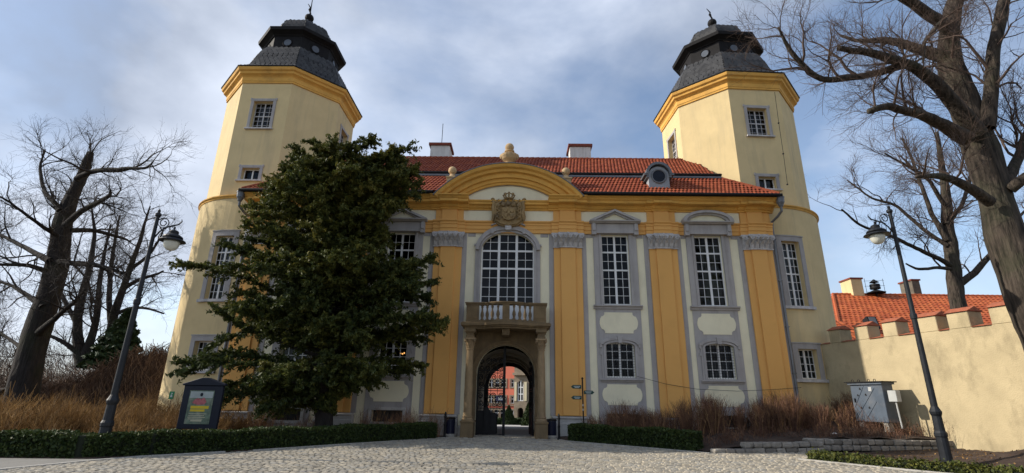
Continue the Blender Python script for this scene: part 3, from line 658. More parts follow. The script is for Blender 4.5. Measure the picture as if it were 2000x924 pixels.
# windows of the facade
def lobed(xc, z0, z1, w):
    zc = (z0+z1)/2; h = (z1-z0)/2; k = []
    half = [(.74, 1), (.74, .80), (.80, .66), (.90, .60), (.96, .40), (1.0, .12), (1.0, -.12), (.96, -.40), (.90, -.60), (.80, -.66), (.74, -.80), (.74, -1)]
    return [(xc+w*x, zc+h*z) for x, z in half]+[(xc-w*x, zc+h*z) for x, z in reversed(half)]
for bi, xc in enumerate(BAYS):
    M = T((xc, 0, 0))
    bp = MB(); wallgrid(bp, [xc-1.07, xc+1.07], [.47, 9.5], [(xc-.67, xc+.67, *WT), (xc-.67, xc+.67, *WL), (xc-.70, xc+.70, *BW)], lambda u, v, d: Vector((u, -.04+d, v)), 0.04, 0.04)
    spandrel(bp, arch_pts(.67, 4.03, .17, 10, xc), 4.20, -.04, 0.0)
    bp.build('bay_panel', 'grey_trim', GH)
    for z0, z1 in ((4.62, 5.60), (1.42, 2.32)):
        p = MB(); p.prism(lobed(xc, z0, z1, .90), -.062, -.038); p.build('cartouche_panel', 'offwhite', GH)
    # tall window
    hb = [(8.61, .075), (7.70, .075)]+even(8.61, 9.44, 2, .021)+even(7.70, 8.61, 2, .021)+even(6.02, 7.70, 4, .021)
    vb_ = [(0, .10), (-.335, .021), (.335, .021)]
    wo_ = window(GH, M, .67, *WT, vb_, hb, rec=.16)
    s = MB()
    for sg in (-1, 1):
        a, c = sorted((sg*.672, sg*.80)); s.box(xc+a, xc+c, -.11, -.039, 5.95, 9.62)
        a, c = sorted((sg*.801, sg*1.065)); s.box(xc+a, xc+c, -.075, -.039, 5.95, 9.99)
        a, c = sorted((sg*.93, sg*1.15)); s.box(xc+a, xc+c, -.30, -.076, 9.42, 9.99); s.box(xc+a+.03, xc+c-.03, -.35, -.301, 9.62, 9.99)
    s.box(xc-.671, xc+.671, -.11, -.039, 9.482, 9.62); s.box(xc-.929, xc+.929, -.26, -.12, 9.5, 9.991)
    s.build('surround', 'grey_trim', wo_, bevel=.008)
    pd = MB(); pd.runx([(0, 10.0), (-.36, 10.0), (-.40, 10.04), (-.48, 10.07), (-.48, 10.12), (0, 10.14)], xc-1.26, xc+1.26)
    if abs(xc) < 7:
        pd.prism([(xc-1.26, 10.122), (xc, 10.70), (xc, 10.58), (xc-.98, 10.122)], -.49, -.08); pd.prism([(xc+1.26, 10.122), (xc+.98, 10.122), (xc, 10.58), (xc, 10.70)], -.49, -.08)
        pd.prism([(xc-.95, 10.13), (xc, 10.57), (xc, 10.50), (xc-.78, 10.13)], -.38, -.09); pd.prism([(xc+.95, 10.13), (xc+.78, 10.13), (xc, 10.50), (xc, 10.57)], -.38, -.09)
        tf = [(xc-.80, 10.13), (xc+.80, 10.13), (xc, 10.51)]
    else:
        archband(pd, arch_pts(1.06, 10.12, .44, 16, xc), arch_pts(1.26, 10.12, .57, 16, xc), -.49, -.08)
        archband(pd, arch_pts(.92, 10.12, .36, 16, xc), arch_pts(1.06, 10.12, .44, 16, xc), -.38, -.09)
        tf = arch_pts(.93, 10.13, .37, 16, xc)
    pd.build('pediment', 'grey_trim', wo_, bevel=.006)
    quick('pediment_field', 'offwhite', wo_, lambda b: b.prism(tf[::-1], -.26, -.07))
    quick('sill', 'grey_trim', wo_, lambda b: b.runx([(0, 5.76), (-.10, 5.76), (-.12, 5.84), (-.20, 5.88), (-.20, 5.94), (0, 5.955)], xc-1.16, xc+1.16), bevel=.006)
    if bi == 3: curtain(wo_, M, -.15, .66, 6.3, 9.2, .55, 'curtain_warm', 5)
    # arched ground-floor window
    wl_ = window(GH, M, .67, *WL, [(0, .10), (-.335, .03), (.335, .03)], even(2.64, 4.2, 4, .03), rec=.16)
    s = MB()
    for sg in (-1, 1):
        a, c = sorted((sg*.672, sg*.78)); s.box(xc+a, xc+c, -.12, -.039, 2.56, 4.03)
        a, c = sorted((sg*.781, sg*.875)); s.box(xc+a, xc+c, -.09, -.039, 2.56, 4.08)
        a, c = sorted((sg*.85, sg*.94)); s.box(xc+a, xc+c, -.13, -.039, 3.95, 4.13); s.box(xc+a, xc+c, -.11, -.039, 3.62, 3.78)
    archband(s, arch_pts(.672, 4.031, .17, 12, xc), arch_pts(.78, 4.031, .28, 12, xc), -.12, -.039)
    archband(s, arch_pts(.78, 4.08, .235, 12, xc), arch_pts(.94, 4.13, .30, 12, xc), -.15, -.039)
    s.prism([(xc-.09, 4.16), (xc+.09, 4.16), (xc+.13, 4.48), (xc-.13, 4.48)], -.19, -.039)
    s.build('surround', 'grey_trim', wl_, bevel=.006)
    quick('sill', 'grey_trim', wl_, lambda b: b.runx([(0, 2.42), (-.09, 2.42), (-.11, 2.48), (-.18, 2.5), (-.18, 2.55), (0, 2.565)], xc-.97, xc+.97), bevel=.006)
    if xc > 0:
        gr = MB()
        for k in range(1, 11): gr.tube([(xc-.67+1.34*k/11, .05, 2.6), (xc-.67+1.34*k/11, .05, 4.03+.16*math.sin(PI*k/11))], .009, 4)
        for k in range(1, 12): gr.tube([(xc-.67, .055, 2.62+1.44*k/12), (xc+.67, .055, 2.62+1.44*k/12)], .008, 4)
        gr.build('window_grille', 'black_metal', wl_)
        if bi == 3: curtain(wl_, M, -.62, .62, 2.68, 3.4, .42, 'curtain', 9)
    if bi == 1:
        for dx, dz in ((.22, 3.62), (.32, 3.60), (.40, 3.64)): quick('lit_lamp', 'lit_bulb', wl_, lambda b: b.ball((xc+dx, .7, dz), .035, 8, 6))
        rg = MB(); rg.tube([(xc+.18+.12*math.cos(2*PI*k/16), .30, 3.18+.12*math.sin(2*PI*k/16)) for k in range(17)], .014, 5); rg.build('round_sticker', 'poster_yellow', wl_)
    # cellar window
    cw = MB(); cw.box(xc-.84, xc+.84, -.11, -.039, 1.051, 1.17); cw.box(xc-.84, xc-.702, -.11, -.039, .47, 1.05); cw.box(xc+.702, xc+.84, -.11, -.039, .47, 1.05); cw.box(xc-.9, xc+.9, -.2, -.039, .43, .548)
    cw.build('cellar_window_frame', 'plinth', GH, bevel=.006)
    cp_ = MB()
    for k in range(8): cp_.tube([(xc-.62+1.24*k/7, .1, .55), (xc-.62+1.24*k/7, .1, 1.05)], .012, 5)
    cp_.build('cellar_grille', 'black_metal', GH)
    quick('cellar_dark_sheet', 'dark_room', GH, lambda b: b.box(xc-.70, xc+.70, .25, .27, .55, 1.05))  # dark sheet standing in for the shade inside the cellar opening

# middle balcony door
M = T((0, 0, 0))
hb = [(8.62, .09), (7.72, .09), (5.86, .06)]+even(8.62, 9.54, 2, .024)+even(7.72, 8.62, 2, .024)+even(5.86, 7.72, 4, .024)
vb_ = [(-.44, .12), (.44, .12), (-.875, .024), (0, .024), (.875, .024)]
wc = window(GH, M, 1.31, 4.95, 9.54, vb_, hb, rec=.16, frame=.07, name='balcony_door')
quick('door_panel', 'white_paint', wc, lambda b: (b.box(-1.24, 1.24, .128, .145, 5.0, 5.84)))
s = MB()
for sg in (-1, 1):
    a, c = sorted((sg*1.312, sg*1.42)); s.box(a, c, -.12, .001, 4.95, 8.60)
    a, c = sorted((sg*1.421, sg*1.60)); s.box(a, c, -.08, .001, 4.95, 8.88)
    a, c = sorted((sg*1.36, sg*1.66)); s.box(a, c, -.17, -.05, 8.80, 8.90)
archband(s, arch_pts(1.312, 8.601, .94, 24), arch_pts(1.42, 8.601, 1.05, 24), -.12, .001)
o1 = arch_pts(1.42, 8.602, 1.06, 28); o2 = [(x*1.13, z+.02+.22*math.sin(PI*k/28)) for k, (x, z) in enumerate(o1)]
archband(s, o1, o2, -.19, .001)
archband(s, [(x*.995, z+.12) for x, z in o2[9:20]], [(x, z+.18) for x, z in o2[9:20]], -.28, -.02)
for sg in (-1, 1): s.box(sg*.78-.07, sg*.78+.07, -.24, -.02, 9.42, 9.60)
s.build('surround', 'grey_trim', wc, bevel=.006)
k = MB(); k.prism([(-.15, 9.60), (.15, 9.60), (.18, 10.0), (-.18, 10.0)], -.34, -.02); k.prism([(-.09, 9.68), (.09, 9.68), (.10, 9.92), (-.10, 9.92)], -.37, -.34); k.build('keystone', 'grey_stone', wc, bevel=.01)

# stone portal with columns and balcony
ps = MB()
wallgrid(ps, [-1.78, 1.78], [-.06, 4.62], [(-1.335, 1.335, -.06, 4.0)], lambda u, v, d: Vector((u, -.10+d, v)), 0.10, 0.10)
spandrel(ps, arch_pts(1.335, 2.72, 1.28, 24), 4.0, -.10, 0.0)
archband(ps, arch_pts(1.335, 2.72, 1.28, 24), arch_pts(1.43, 2.72, 1.38, 24), -.15, -.09); archband(ps, arch_pts(1.43, 2.72, 1.38, 24), arch_pts(1.53, 2.72, 1.48, 24), -.21, -.09)
for s_ in (-1, 1):
    a, c = sorted((s_*1.32, s_*1.56)); ps.box(a, c, -.24, -.09, 2.60, 2.74); ps.box(a+.02, c-.02, -.19, -.09, 0, 2.6)
ps.build('portal', 'portal_stone', GH, bevel=.01)
for s_ in (-1, 1):
    x, y = s_*1.59, -.95
    c = MB(); c.box(x-.27, x+.27, y-.27, -.10, -.06, .62); c.box(x-.30, x+.30, y-.30, -.10, .62, .70)
    c.build('pedestal', 'portal_stone', GH, bevel=.015)
    c = MB(); c.lathe([(.245, .70), (.25, .76), (.215, .79), (.20, .83), (.225, .87), (.19, .90), (.182, 1.2), (.180, 2.0), (.165, 3.0), (.15, 3.66), (.175, 3.68), (.175, 3.72), (.155, 3.74)], (x, y, 0), 20)
    c.build('column', 'column_stone', GH, smooth=False)
    c = MB(); c.lathe([(.155, 3.74), (.165, 3.9), (.20, 4.08), (.21, 4.12)], (x, y, 0), 14); c.box(x-.25, x+.25, y-.25, y+.25, 4.12, 4.20)
    for k in range(10):
        a = 2*PI*k/10
        for z, h, r in ((3.75, .17, .165), (3.87, .2, .175)):
            aa = a+(PI/10 if z > 3.8 else 0); d = Vector((math.cos(aa), math.sin(aa), 0)); t = Vector((-d.y, d.x, 0)); o = Vector((x, y, 0))
            c.rings([[o+d*(r+q)+t*w+Vector((0, 0, z+h*v)), o+d*(r+q+.015)+Vector((0, 0, z+h*v)), o+d*(r+q)-t*w+Vector((0, 0, z+h*v))] for v, q, w in ((0, 0, .045), (.6, .015, .05), (1, .06, .035), (.92, .085, .01))], False, False)
    for sx in (-1, 1):
        for sy in (-1, 1): c.ball((x+sx*.2, y+sy*.2, 4.07), .055, 8, 6)
    c.build('column_capital', 'column_stone', GH)
    c = MB(); c.box(x-.19, x+.19, y-.19, -.10, 4.20, 4.30); c.box(x-.16, x+.16, y-.16, -.10, 4.30, 4.42); c.box(x-.21, x+.21, y-.21, -.10, 4.42, 4.47); c.box(x-.24, x+.24, y-.26, -.10, 4.47, 4.60)
    c.build('impost_block', 'portal_stone', GH, bevel=.01)
def bow(x, base, bulge=.34, hw=.92):              # plan line of the balcony front
    return -base if abs(x) > hw else -base-bulge*(math.cos(PI*x/hw/2))**.8
def slab(b, hw, base, z0, z1, bhw=.95):
    xs_ = [-hw]+[-bhw+2*bhw*k/24 for k in range(25)]+[hw]
    b.plate([(x, bow(x, base, .34, bhw)) for x in xs_]+[(hw, -.03), (-hw, -.03)], z0, z1)
bl = MB(); slab(bl, 1.86, 1.16, 4.60, 4.68); slab(bl, 1.94, 1.24, 4.681, 4.74); slab(bl, 2.02, 1.32, 4.741, 4.86); slab(bl, 1.97, 1.27, 4.861, 4.90)
bl.prism([(-.18, 4.60), (-.15, 4.32), (.15, 4.32), (.18, 4.60)], -1.3, -.1)
for q in range(5): bl.prism([(-.145+.06*q, 4.60), (-.125+.052*q, 4.34), (-.105+.052*q, 4.34), (-.115+.06*q, 4.60)], -1.33, -1.299)
bl.build('balcony_slab', 'portal_stone', GH, bevel=.008)
rl = MB()
def railing(b, hw, base, th, z0, z1):
    xs_ = [-hw]+[-.95+1.9*k/24 for k in range(25)]+[hw]
    o = [(x, bow(x, base)) for x in xs_]; i = [(x*(1-th/hw) if abs(x) == hw else x, bow(x, base-th)) for x in xs_]
    b.rings([[Vector((p[0], p[1], z0)), Vector((p[0], p[1], z1)), Vector((q[0], q[1], z1)), Vector((q[0], q[1], z0))] for p, q in zip(o, i)])
    for s_ in (-1, 1):
        a, c = sorted((s_*hw, s_*(hw-th))); b.box(a, c, -base+th, -.03, z0, z1)
railing(rl, 1.84, 1.18, .22, 5.68, 5.80); railing(rl, 1.88, 1.22, .30, 5.741, 5.80); railing(rl, 1.82, 1.16, .20, 4.90, 5.00)
rl.build('balustrade_rail', 'portal_stone', GH, bevel=.008)
for s_ in (-1, 1):
    pr = MB(); a, c = sorted((s_*1.81, s_*1.24)); pr.box(a, c, -1.15, -.97, 5.0, 5.68); pr.box(a+.06, c-.06, -1.165, -1.149, 5.08, 5.60); a, c = sorted((s_*1.81, s_*1.64)); pr.box(a, c, -.97, -.05, 5.0, 5.68)
    pr.build('balustrade_pier', 'portal_stone', GH, bevel=.008)
pr = MB(); pr.box(-.16, .16, bow(0, 1.15), bow(0, .97), 5.0, 5.68); pr.box(-.10, .10, bow(0, 1.165), bow(0, 1.15), 5.08, 5.60)
pr.build('balustrade_pier', 'portal_stone', GH, bevel=.008)
for x in (-1.09, -.86, -.62, -.36, .36, .62, .86, 1.09):
    b = MB(); b.lathe([(.075, 5.0), (.075, 5.05), (.045, 5.08), (.06, 5.14), (.082, 5.23), (.07, 5.32), (.04, 5.42), (.035, 5.5), (.05, 5.56), (.062, 5.6), (.045, 5.63), (.075, 5.65), (.075, 5.68)], (x, bow(x, 1.06), 0), 12)
    b.build('baluster', 'portal_stone', GH, smooth=True)

# ------------------------------------------------------------------ gatehouse roof
RF = MB(); x0, x1 = -13.35, 13.35
E0, B0, B1, R1 = (-.86, 11.40), (.62, 12.88), (.86, 13.20), (3.0, 15.15)     # eave, break, upper eave, ridge (y, z)
def hipx(t): return 13.35-2.2*t
for s_ in (-1, 1):
    for k in range(10):
        q = []
        for t in (k/10, (k+1)/10):
            zz = E0[1]+(B0[1]-E0[1])*t; xi = math.sqrt(max(0, GR**2-(zz-GZ)**2)); yy = E0[0]+(B0[0]-E0[0])*t
            q.append(((s_*xi, yy, zz-.03), (s_*hipx(t), yy, zz-.03)))
        RF.add([q[0][0], q[0][1], q[1][1], q[1][0]], [(0, 1, 2, 3) if s_ > 0 else (3, 2, 1, 0)])
RF.add([(-11.15, B1[0], B1[1]-.03), (11.15, B1[0], B1[1]-.03), (10.8, R1[0], R1[1]-.03), (-10.8, R1[0], R1[1]-.03)], [(0, 1, 2, 3)])
RF.add([(-10.8, R1[0], R1[1]-.03), (10.8, R1[0], R1[1]-.03), (13.3, 9.9, 11.3), (-13.3, 9.9, 11.3)], [(0, 1, 2, 3)])
for s_ in (-1, 1):
    RF.add([(s_*13.35, E0[0], E0[1]-.03), (s_*11.15, B0[0], B0[1]-.03), (s_*11.1, B1[0], B1[1]), (s_*10.8, R1[0], R1[1]-.03), (s_*13.3, 9.9, 11.3)], [(0, 1, 2, 3, 4)])
roof = RF.build('roof', 'roof_board', GH)
tv = []
for k in range(10):
    b = MB(); w, l, t = .5, 1.0, .02; n = 4; P = []
    for yy, hz in ((0, .035), (1.0, .0)):
        for i in range(n+1):
            u = i/n; P.append((u-.5, yy, hz+.045*math.sin(PI*u)*.9))
    low = [(p[0], 0, p[2]-.03) for p in P[:n+1]]
    b.add(P+low, [(i, i+1, i+n+2, i+n+1) for i in range(n)]+[(2*n+2+i, 2*n+3+i, i+1, i) for i in range(n)], tone=random.random())
    tv.append(b)
def tile_slope(A, B, xa, xb, rows, w):            # matrices that lay tiles from eave A up to B
    out = []; dy, dz = B[0]-A[0], B[1]-A[1]; L = math.hypot(dy, dz); st = L/rows
    yv = Vector((0, dy/L, dz/L)); xv = Vector((1, 0, 0)); zv = xv.cross(yv)
    for r in range(rows):
        t = r/rows; ha, hb = xa(t), xb(t); n = int((hb-ha)/w)
        for i in range(n):
            p = Vector((ha+w*(i+.5), A[0]+dy*t, A[1]+dz*t))+zv*(.005+random.uniform(0, .006))
            R = Matrix((xv*w, yv*st*1.25, zv)).transposed().to_4x4()
            out.append(T(p) @ R @ Matrix.Rotation(random.gauss(0, .012), 4, 'Z'))
    return out
tm = tile_slope(E0, B0, lambda t: -hipx(t), hipx, 8, .19)+tile_slope(B1, R1, lambda t: -11.15+.35*t, lambda t: 11.15-.35*t, 11, .19)
tm = [m_ for m_ in tm if not (abs(m_.translation.x) < 3.55 and m_.translation.z < GZ+math.sqrt(max(0, 23.2-m_.translation.x**2))) and not (7.02 < m_.translation.x < 8.24 and .0 < m_.translation.y+.3 < .7)]
pieces(roof, 'roof_tile', 'roof_tile', tv, tm, 300, 'roof_tiles')
rd = MB()
for k in range(int(21.6/.32)):
    x = -10.8+.32*k; rd.tube([(x, R1[0], R1[1]+.02), (x+.34, R1[0], R1[1]+.035)], [.085, .10], 7)
for s_ in (-1, 1):
    for k in range(7):
        a, c = k/7, (k+1)/7+.03
        rd.tube([(s_*(13.35-2.2*a), E0[0]+(B0[0]-E0[0])*a, E0[1]+(B0[1]-E0[1])*a+.05), (s_*(13.35-2.2*c), E0[0]+(B0[0]-E0[0])*c, E0[1]+(B0[1]-E0[1])*c+.05)], [.085, .075], 7)
rd.t = [.4+.5*random.random() for _ in rd.v]
rd.build('ridge_tiles', 'roof_tile', roof, kind='stuff')
bd = MB(); bd.box(-11.2, 11.2, .50, .90, 12.88, 12.98); bd.box(-11.2, 11.2, .70, 1.0, 12.98, 13.14)
bd.build('roof_break_flashing', 'zinc', roof)
gu = MB(); gu.tube([(-11.25, .58, 13.10), (11.25, .58, 13.10)], .075, 8)
for a, c in ((-13.45, -3.75), (3.75, 13.45)):
    gu.tube([(a, -.90, 11.36), (c, -.90, 11.36)], .085, 8); gu.box(a, c, -.86, -.5, 11.37, 11.40)
gu.build('gutter', 'black_metal', roof)
for s_ in (-1, 1):
    d = MB(); x = s_*13.42
    d.lathe([(.10, 0), (.13, .10), (.18, .2), (.19, .42), (.21, .44), (.21, .5)], (x, -.72, 10.82), 10)
    d.tube([(x, -.72, 10.85), (x, -.70, 10.6), (x-s_*.10, -.45, 10.4), (x-s_*.24, -.12, 10.22), (x-s_*.26, -.08, 9.9), (x-s_*.26, -.08, .35), (x-s_*.26, -.2, .15)], .065, 8)
    for z in (9.3, 7.2, 5.0, 2.9): d.box(x-s_*.26-.09, x-s_*.26+.09, -.16, .0, z, z+.04)
    d.build('downpipe', 'zinc', GH)
# chimneys
for xa, xb in ((-4.86, -3.70), (3.55, 4.80)):
    c = MB(); c.box(xa, xb, 3.3, 4.5, 13.5, 16.15); c.build('chimney', 'chimney_white', roof, bevel=.01)
    quick('chimney_cap', 'chimney_cap', roof, lambda b: b.box(xa-.10, xb+.10, 3.2, 4.6, 16.151, 16.31), bevel=.01)
rod = MB(); rod.tube([(-4.3, 3.9, 16.3), (-4.3, 3.9, 18.0)], .02, 5); rod.build('lightning_rod', 'black_metal', roof)
# dormer with round window
dm = MB(); xc = 7.63
dm.box(xc-.52, xc+.52, -.42, 1.3, 11.75, 12.55); dm.box(xc-.62, xc+.62, -.5, .3, 11.66, 11.78)
arc = arch_pts(.52, 12.55, .52, 14, xc); dm.prism(arc[::-1], -.42, 1.6)
dm.build('dormer', 'dormer_grey', roof)
dh = MB(); archband(dh, arch_pts(.53, 12.62, .53, 16, xc), arch_pts(.66, 12.62, .66, 16, xc), -.56, 1.7)
for s_ in (-1, 1): dh.box(xc+s_*.64-.12, xc+s_*.64+.12, -.54, .9, 12.55, 12.66); dh.box(xc+s_*.58-.06, xc+s_*.58+.06, -.50, .9, 12.44, 12.55)
dh.tube([(xc+.36*math.cos(2*PI*k/24), -.44, 12.52+.36*math.sin(2*PI*k/24)) for k in range(25)], .05, 6)
dh.ball((xc-.02, .2, 13.46), .12, 10, 8); dh.box(xc-.07, xc+.03, .12, .28, 13.25, 13.38)
dh.build('dormer_hood', 'zinc', roof)
quick('round_window', 'board_blue', roof, lambda b: b.prism([(xc+.34*math.cos(2*PI*k/24), 12.52+.34*math.sin(2*PI*k/24)) for k in range(24)][::-1], -.445, -.41))
# loose cable across the facade
cbp = [PY(1244, 735, -.3), PY(1300, 750, -.3), PY(1360, 760, -.3), PY(1440, 764, -.3), PY(1510, 761, -.3), PY(1565, 757, -.3)]
cb_ = MB(); cb_.tube(cbp, .012, 4); cb_.build('facade_cable', 'black_metal', GH)

# ------------------------------------------------------------------ the two towers
a8 = math.cos(PI/8)
def slate_face(out, ca, cb, da, db, axis, step=.17, w=.30):
    """lay slates on the quad ca-cb (bottom edge) da-db (top edge)"""
    ca, cb, da, db = map(Vector, (ca, cb, da, db)); L = ((da+db)/2-(ca+cb)/2).length; rows = max(2, int(L/step))
    yv = ((da+db)/2-(ca+cb)/2).normalized(); xv = (cb-ca).normalized(); zv = xv.cross(yv).normalized()
    if zv.dot((ca+cb)/2-Vector(axis)) < 0: zv = -zv; 
    xv = yv.cross(zv)
    for r in range(rows):
        t = r/rows; A = ca.lerp(da, t); B = cb.lerp(db, t); W = (B-A).length; n = max(1, round(W/w))
        for i in range(n+(r % 2)):
            u = (i+(.5 if r % 2 == 0 else 0))/n
            if u < .02 or u > .98: u = min(max(u, .06), .94)
            p = A.lerp(B, u)+zv*(.012+.006*random.random())
            R = Matrix((xv*(W/n), yv*step*2.0, zv)).transposed().to_4x4()
            out.append(T(p) @ R @ Matrix.Rotation(random.gauss(0, .02), 4, 'Z') @ Matrix.Rotation(.035, 4, 'X'))
SLV = []
for k in range(10):
    b = MB(); h = .018; P = [(-.5, .5), (-.38, .12), (0, 0-.02), (.38, .12), (.5, .5), (.0, 1.0)]
    b.add([(x*.97, y, 0) for x, y in P]+[(x*.97, y, h) for x, y in P], [(6, 7, 8, 9, 10, 11)]+[(i, (i+1) % 6, (i+1) % 6+6, i+6) for i in range(6)], tone=random.random())
    SLV.append(b)
def tower(label, cx, cy, R, rot, zc, wfaces, drum_ang, side):
    TW = thing('tower', label, 'tower', (cx, cy, 0), 0, 'the two towers beside the gatehouse')
    RD = R+.14; zl = zc-7.2                        # drum radius, ledge height
    def ring(r, z, k): a = rad(rot)+PI/8+k*PI/4; return Vector((cx+r*math.cos(a), cy+r*math.sin(a), z))
    # round lower storeys with two window openings
    b = MB(); ac = rad(drum_ang); hw = .50/RD
    P = lambda u, v, d: Vector((cx+(RD-d)*math.cos(u), cy+(RD-d)*math.sin(u), v))
    TZ, LZ = (6.15, 9.45), (2.72, 4.08)
    wallgrid(b, [ac-PI, ac+PI], [-.06, zl], [(ac-hw, ac+hw, *TZ), (ac-hw, ac+hw, *LZ)], P, .40, usub=[ac-PI+2*PI*k/72 for k in range(73)])
    b.build('round_wall', 'tower_plaster', TW, smooth=False)
    b = MB(); b.lathe([(RD-.2, zl-.18), (RD+.03, zl-.18), (RD+.05, zl-.10), (RD+.10, zl-.06), (RD+.10, zl), (R-.3, zl+.16)], (cx, cy, 0), 72)
    b.build('ledge', 'cornice_yellow', TW)
    for (z0, z1, rows) in ((*TZ, 8), (*LZ, 4)):
        Mw = T((cx+RD*math.cos(ac), cy+RD*math.sin(ac), 0)) @ Matrix.Rotation(ac+PI/2, 4, 'Z')
        if rows == 8: hb = [(z0+(z1-z0)*.75, .07), (z0+(z1-z0)*.5, .07)]+[(z0+(z1-z0)*q, .025) for q in (.125, .25, .375, .625, .875)]
        else: hb = even(z0, z1, 4, .025)
        w = window(TW, Mw, .50, z0, z1, [(0, .09), (-.25, .024), (.25, .024)], hb, rec=.30, frame=.05)
        curtain(w, Mw, -.46, .46, z0+.06, z1-.06, .42, 'curtain', 8)
        s = MB(); q = .25
        def arcbox(u0, u1, zz0, zz1, out, n=10):
            rr = []
            for k in range(n+1):
                u = ac+(u0+(u1-u0)*k/n)/RD; rr.append([P(u, zz0, .02), P(u, zz0, -out), P(u, zz1, -out), P(u, zz1, .02)])
            s.rings(rr)
        arcbox(-.5-q, -.501, z0-.02, z1+q, .045, 4); arcbox(.501, .5+q, z0-.02, z1+q, .045, 4); arcbox(-.5, .5, z1+.001, z1+q, .045)
        arcbox(-.5-q-.03, .5+q+.03, z1+q+.001, z1+q+.06, .075)
        s.build('surround', 'grey_trim', w)
        s = MB(); arcbox(-.5-q-.07, .5+q+.07, z0-.16, z0-.021, .13); s.build('sill', 'grey_stone', w)
    # octagonal upper storeys
    b = MB(); W1, W2 = (zc-2.92, zc-1.2), (zc-6.12, zc-5.42); ap = R*a8; hs = R*math.sin(PI/8)
    for k in range(8):
        an = rad(rot)+k*PI/4; n = Vector((math.cos(an), math.sin(an), 0)); t = Vector((-n.y, n.x, 0)); deg = round(math.degrees(k*PI/4))
        ops_ = [(-.56, .56, *W1), (-.48, .48, *W2)] if deg in wfaces else []
        wallgrid(b, [-hs, hs], [zl-.05, zc+.9], ops_, lambda u, v, d: Vector((cx, cy, v))+n*(ap-d)+t*u, .36)
        if ops_:
            Mw = T((cx+n.x*ap, cy+n.y*ap, 0)) @ Matrix.Rotation(an+PI/2, 4, 'Z')
            for (z0, z1, hw_, nv, nh) in ((*W1, .56, 4, 6), (*W2, .48, 2, 1)):
                w = window(TW, Mw, hw_, z0, z1, [(0, .07)]+([(-hw_/2, .02), (hw_/2, .02)] if nv == 4 else []), ([((z0+z1)/2, .06)]+[(z0+(z1-z0)*q/6, .02) for q in (1, 2, 4, 5)]) if nh == 6 else [], rec=.26, frame=.045, mat_='grey_stone' if nv == 4 else 'white_paint')
                s = MB(); q = .17
                s.box(-hw_-q, -hw_-.001, -.05, .01, z0-.02, z1+q, Mw); s.box(hw_+.001, hw_+q, -.05, .01, z0-.02, z1+q, Mw); s.box(-hw_, hw_, -.05, .01, z1+.001, z1+q, Mw)
                s.box(-hw_-q-.04, -hw_-q+.05, -.06, .01, z1+.04, z1+q+.03, Mw); s.box(hw_+q-.05, hw_+q+.04, -.06, .01, z1+.04, z1+q+.03, Mw)
                s.build('surround', 'grey_trim', w, bevel=.008)
                s = MB(); s.box(-hw_-q-.06, hw_+q+.06, -.13, .01, z0-.11, z0-.021, Mw); s.build('sill', 'grey_stone', w, bevel=.008)
    b.build('octagon_wall', 'tower_plaster', TW)
    # cornice
    b = MB(); cp_ = [(R-.1, zc), (R+.07, zc), (R+.07, zc+.10), (R+.10, zc+.12), (R+.10, zc+.36), (R+.17, zc+.44), (R+.30, zc+.52), (R+.32, zc+.64), (R+.42, zc+.70), (R+.46, zc+.82), (R+.46, zc+.88), (R-.3, zc+.95)]
    b.rings([[ring(r, z, k) for k in range(8)] for r, z in cp_]); b.build('cornice', 'cornice_yellow', TW, bevel=.008)
    # roof: bell-shaped skirt, lantern with round windows, small dome
    f = R/3.80; prof = [(R+.50, zc+.89), (R+.52, zc+.93), (3.95*f, zc+1.10), (3.62*f, zc+1.42), (3.42*f, zc+1.85), (3.22*f, zc+2.4), (2.95*f, zc+2.95), (2.70*f, zc+3.28), (2.45*f, zc+3.40), (2.36*f, zc+3.42)]
    b = MB(); b.rings([[ring(r, z, k) for k in range(8)] for r, z in prof]); rf = b.build('tower_roof', 'slate', TW)
    lan = [(2.34*f, zc+3.41), (2.34*f, zc+4.42), (2.40*f, zc+4.44), (2.44*f, zc+4.50), (2.62*f, zc+4.60), (2.76*f, zc+4.66), (2.80*f, zc+4.86), (2.72*f, zc+4.90), (2.05*f, zc+5.02)]
    b = MB(); b.rings([[ring(r, z, k) for k in range(8)] for r, z in lan]); b.build('lantern', 'dark_copper', rf)
    dome = [(2.06*f, zc+5.00), (2.02*f, zc+5.25), (1.93*f, zc+5.65), (1.74*f, zc+6.06), (1.44*f, zc+6.36), (.95*f, zc+6.55), (.5*f, zc+6.63), (.22, zc+6.66)]
    b = MB(); b.rings([[ring(r, z, k) for k in range(8)] for r, z in dome]); b.build('dome', 'slate', rf)
    b = MB(); b.lathe([(.34, zc+6.6), (.30, zc+6.9), (.16, zc+7.0), (.22, zc+7.2), (.30, zc+7.32), (.30, zc+7.40), (.16, zc+7.46)], (cx, cy, 0), 14); b.ball((cx, cy, zc+7.72), .30, 14, 10)
    b.tube([(cx, cy, zc+8.0), (cx, cy, zc+(9.6 if side < 0 else 8.5))], [.05, .02], 6)
    b.tube([(cx+.05, cy, zc+8.1), (cx-.10, cy, zc+8.45), (cx-.04, cy, zc+8.62), (cx-.25, cy, zc+8.95)], [.05, .07, .05, .02], 6); b.build('finial', 'dark_copper', rf)
    for k in range(8):                              # round windows of the lantern
        an = rad(rot)+k*PI/4; n = Vector((math.cos(an), math.sin(an), 0))
        if n.y > .75: continue
        Mw = T(Vector((cx, cy, zc+3.94))+n*(2.34*f*a8)) @ Matrix.Rotation(an+PI/2, 4, 'Z')
        b = MB(); b.tube([Mw @ Vector((.27*math.cos(2*PI*q/20), -.02, .27*math.sin(2*PI*q/20))) for q in range(21)], .045, 6); b.build('round_window', 'dark_copper', rf)
        b = MB(); b.prism([(.26*math.cos(2*PI*q/20), .26*math.sin(2*PI*q/20)) for q in range(20)][::-1], -.035, .0, Mw); b.build('round_pane', 'lantern_pane', rf)
    sl_ = []
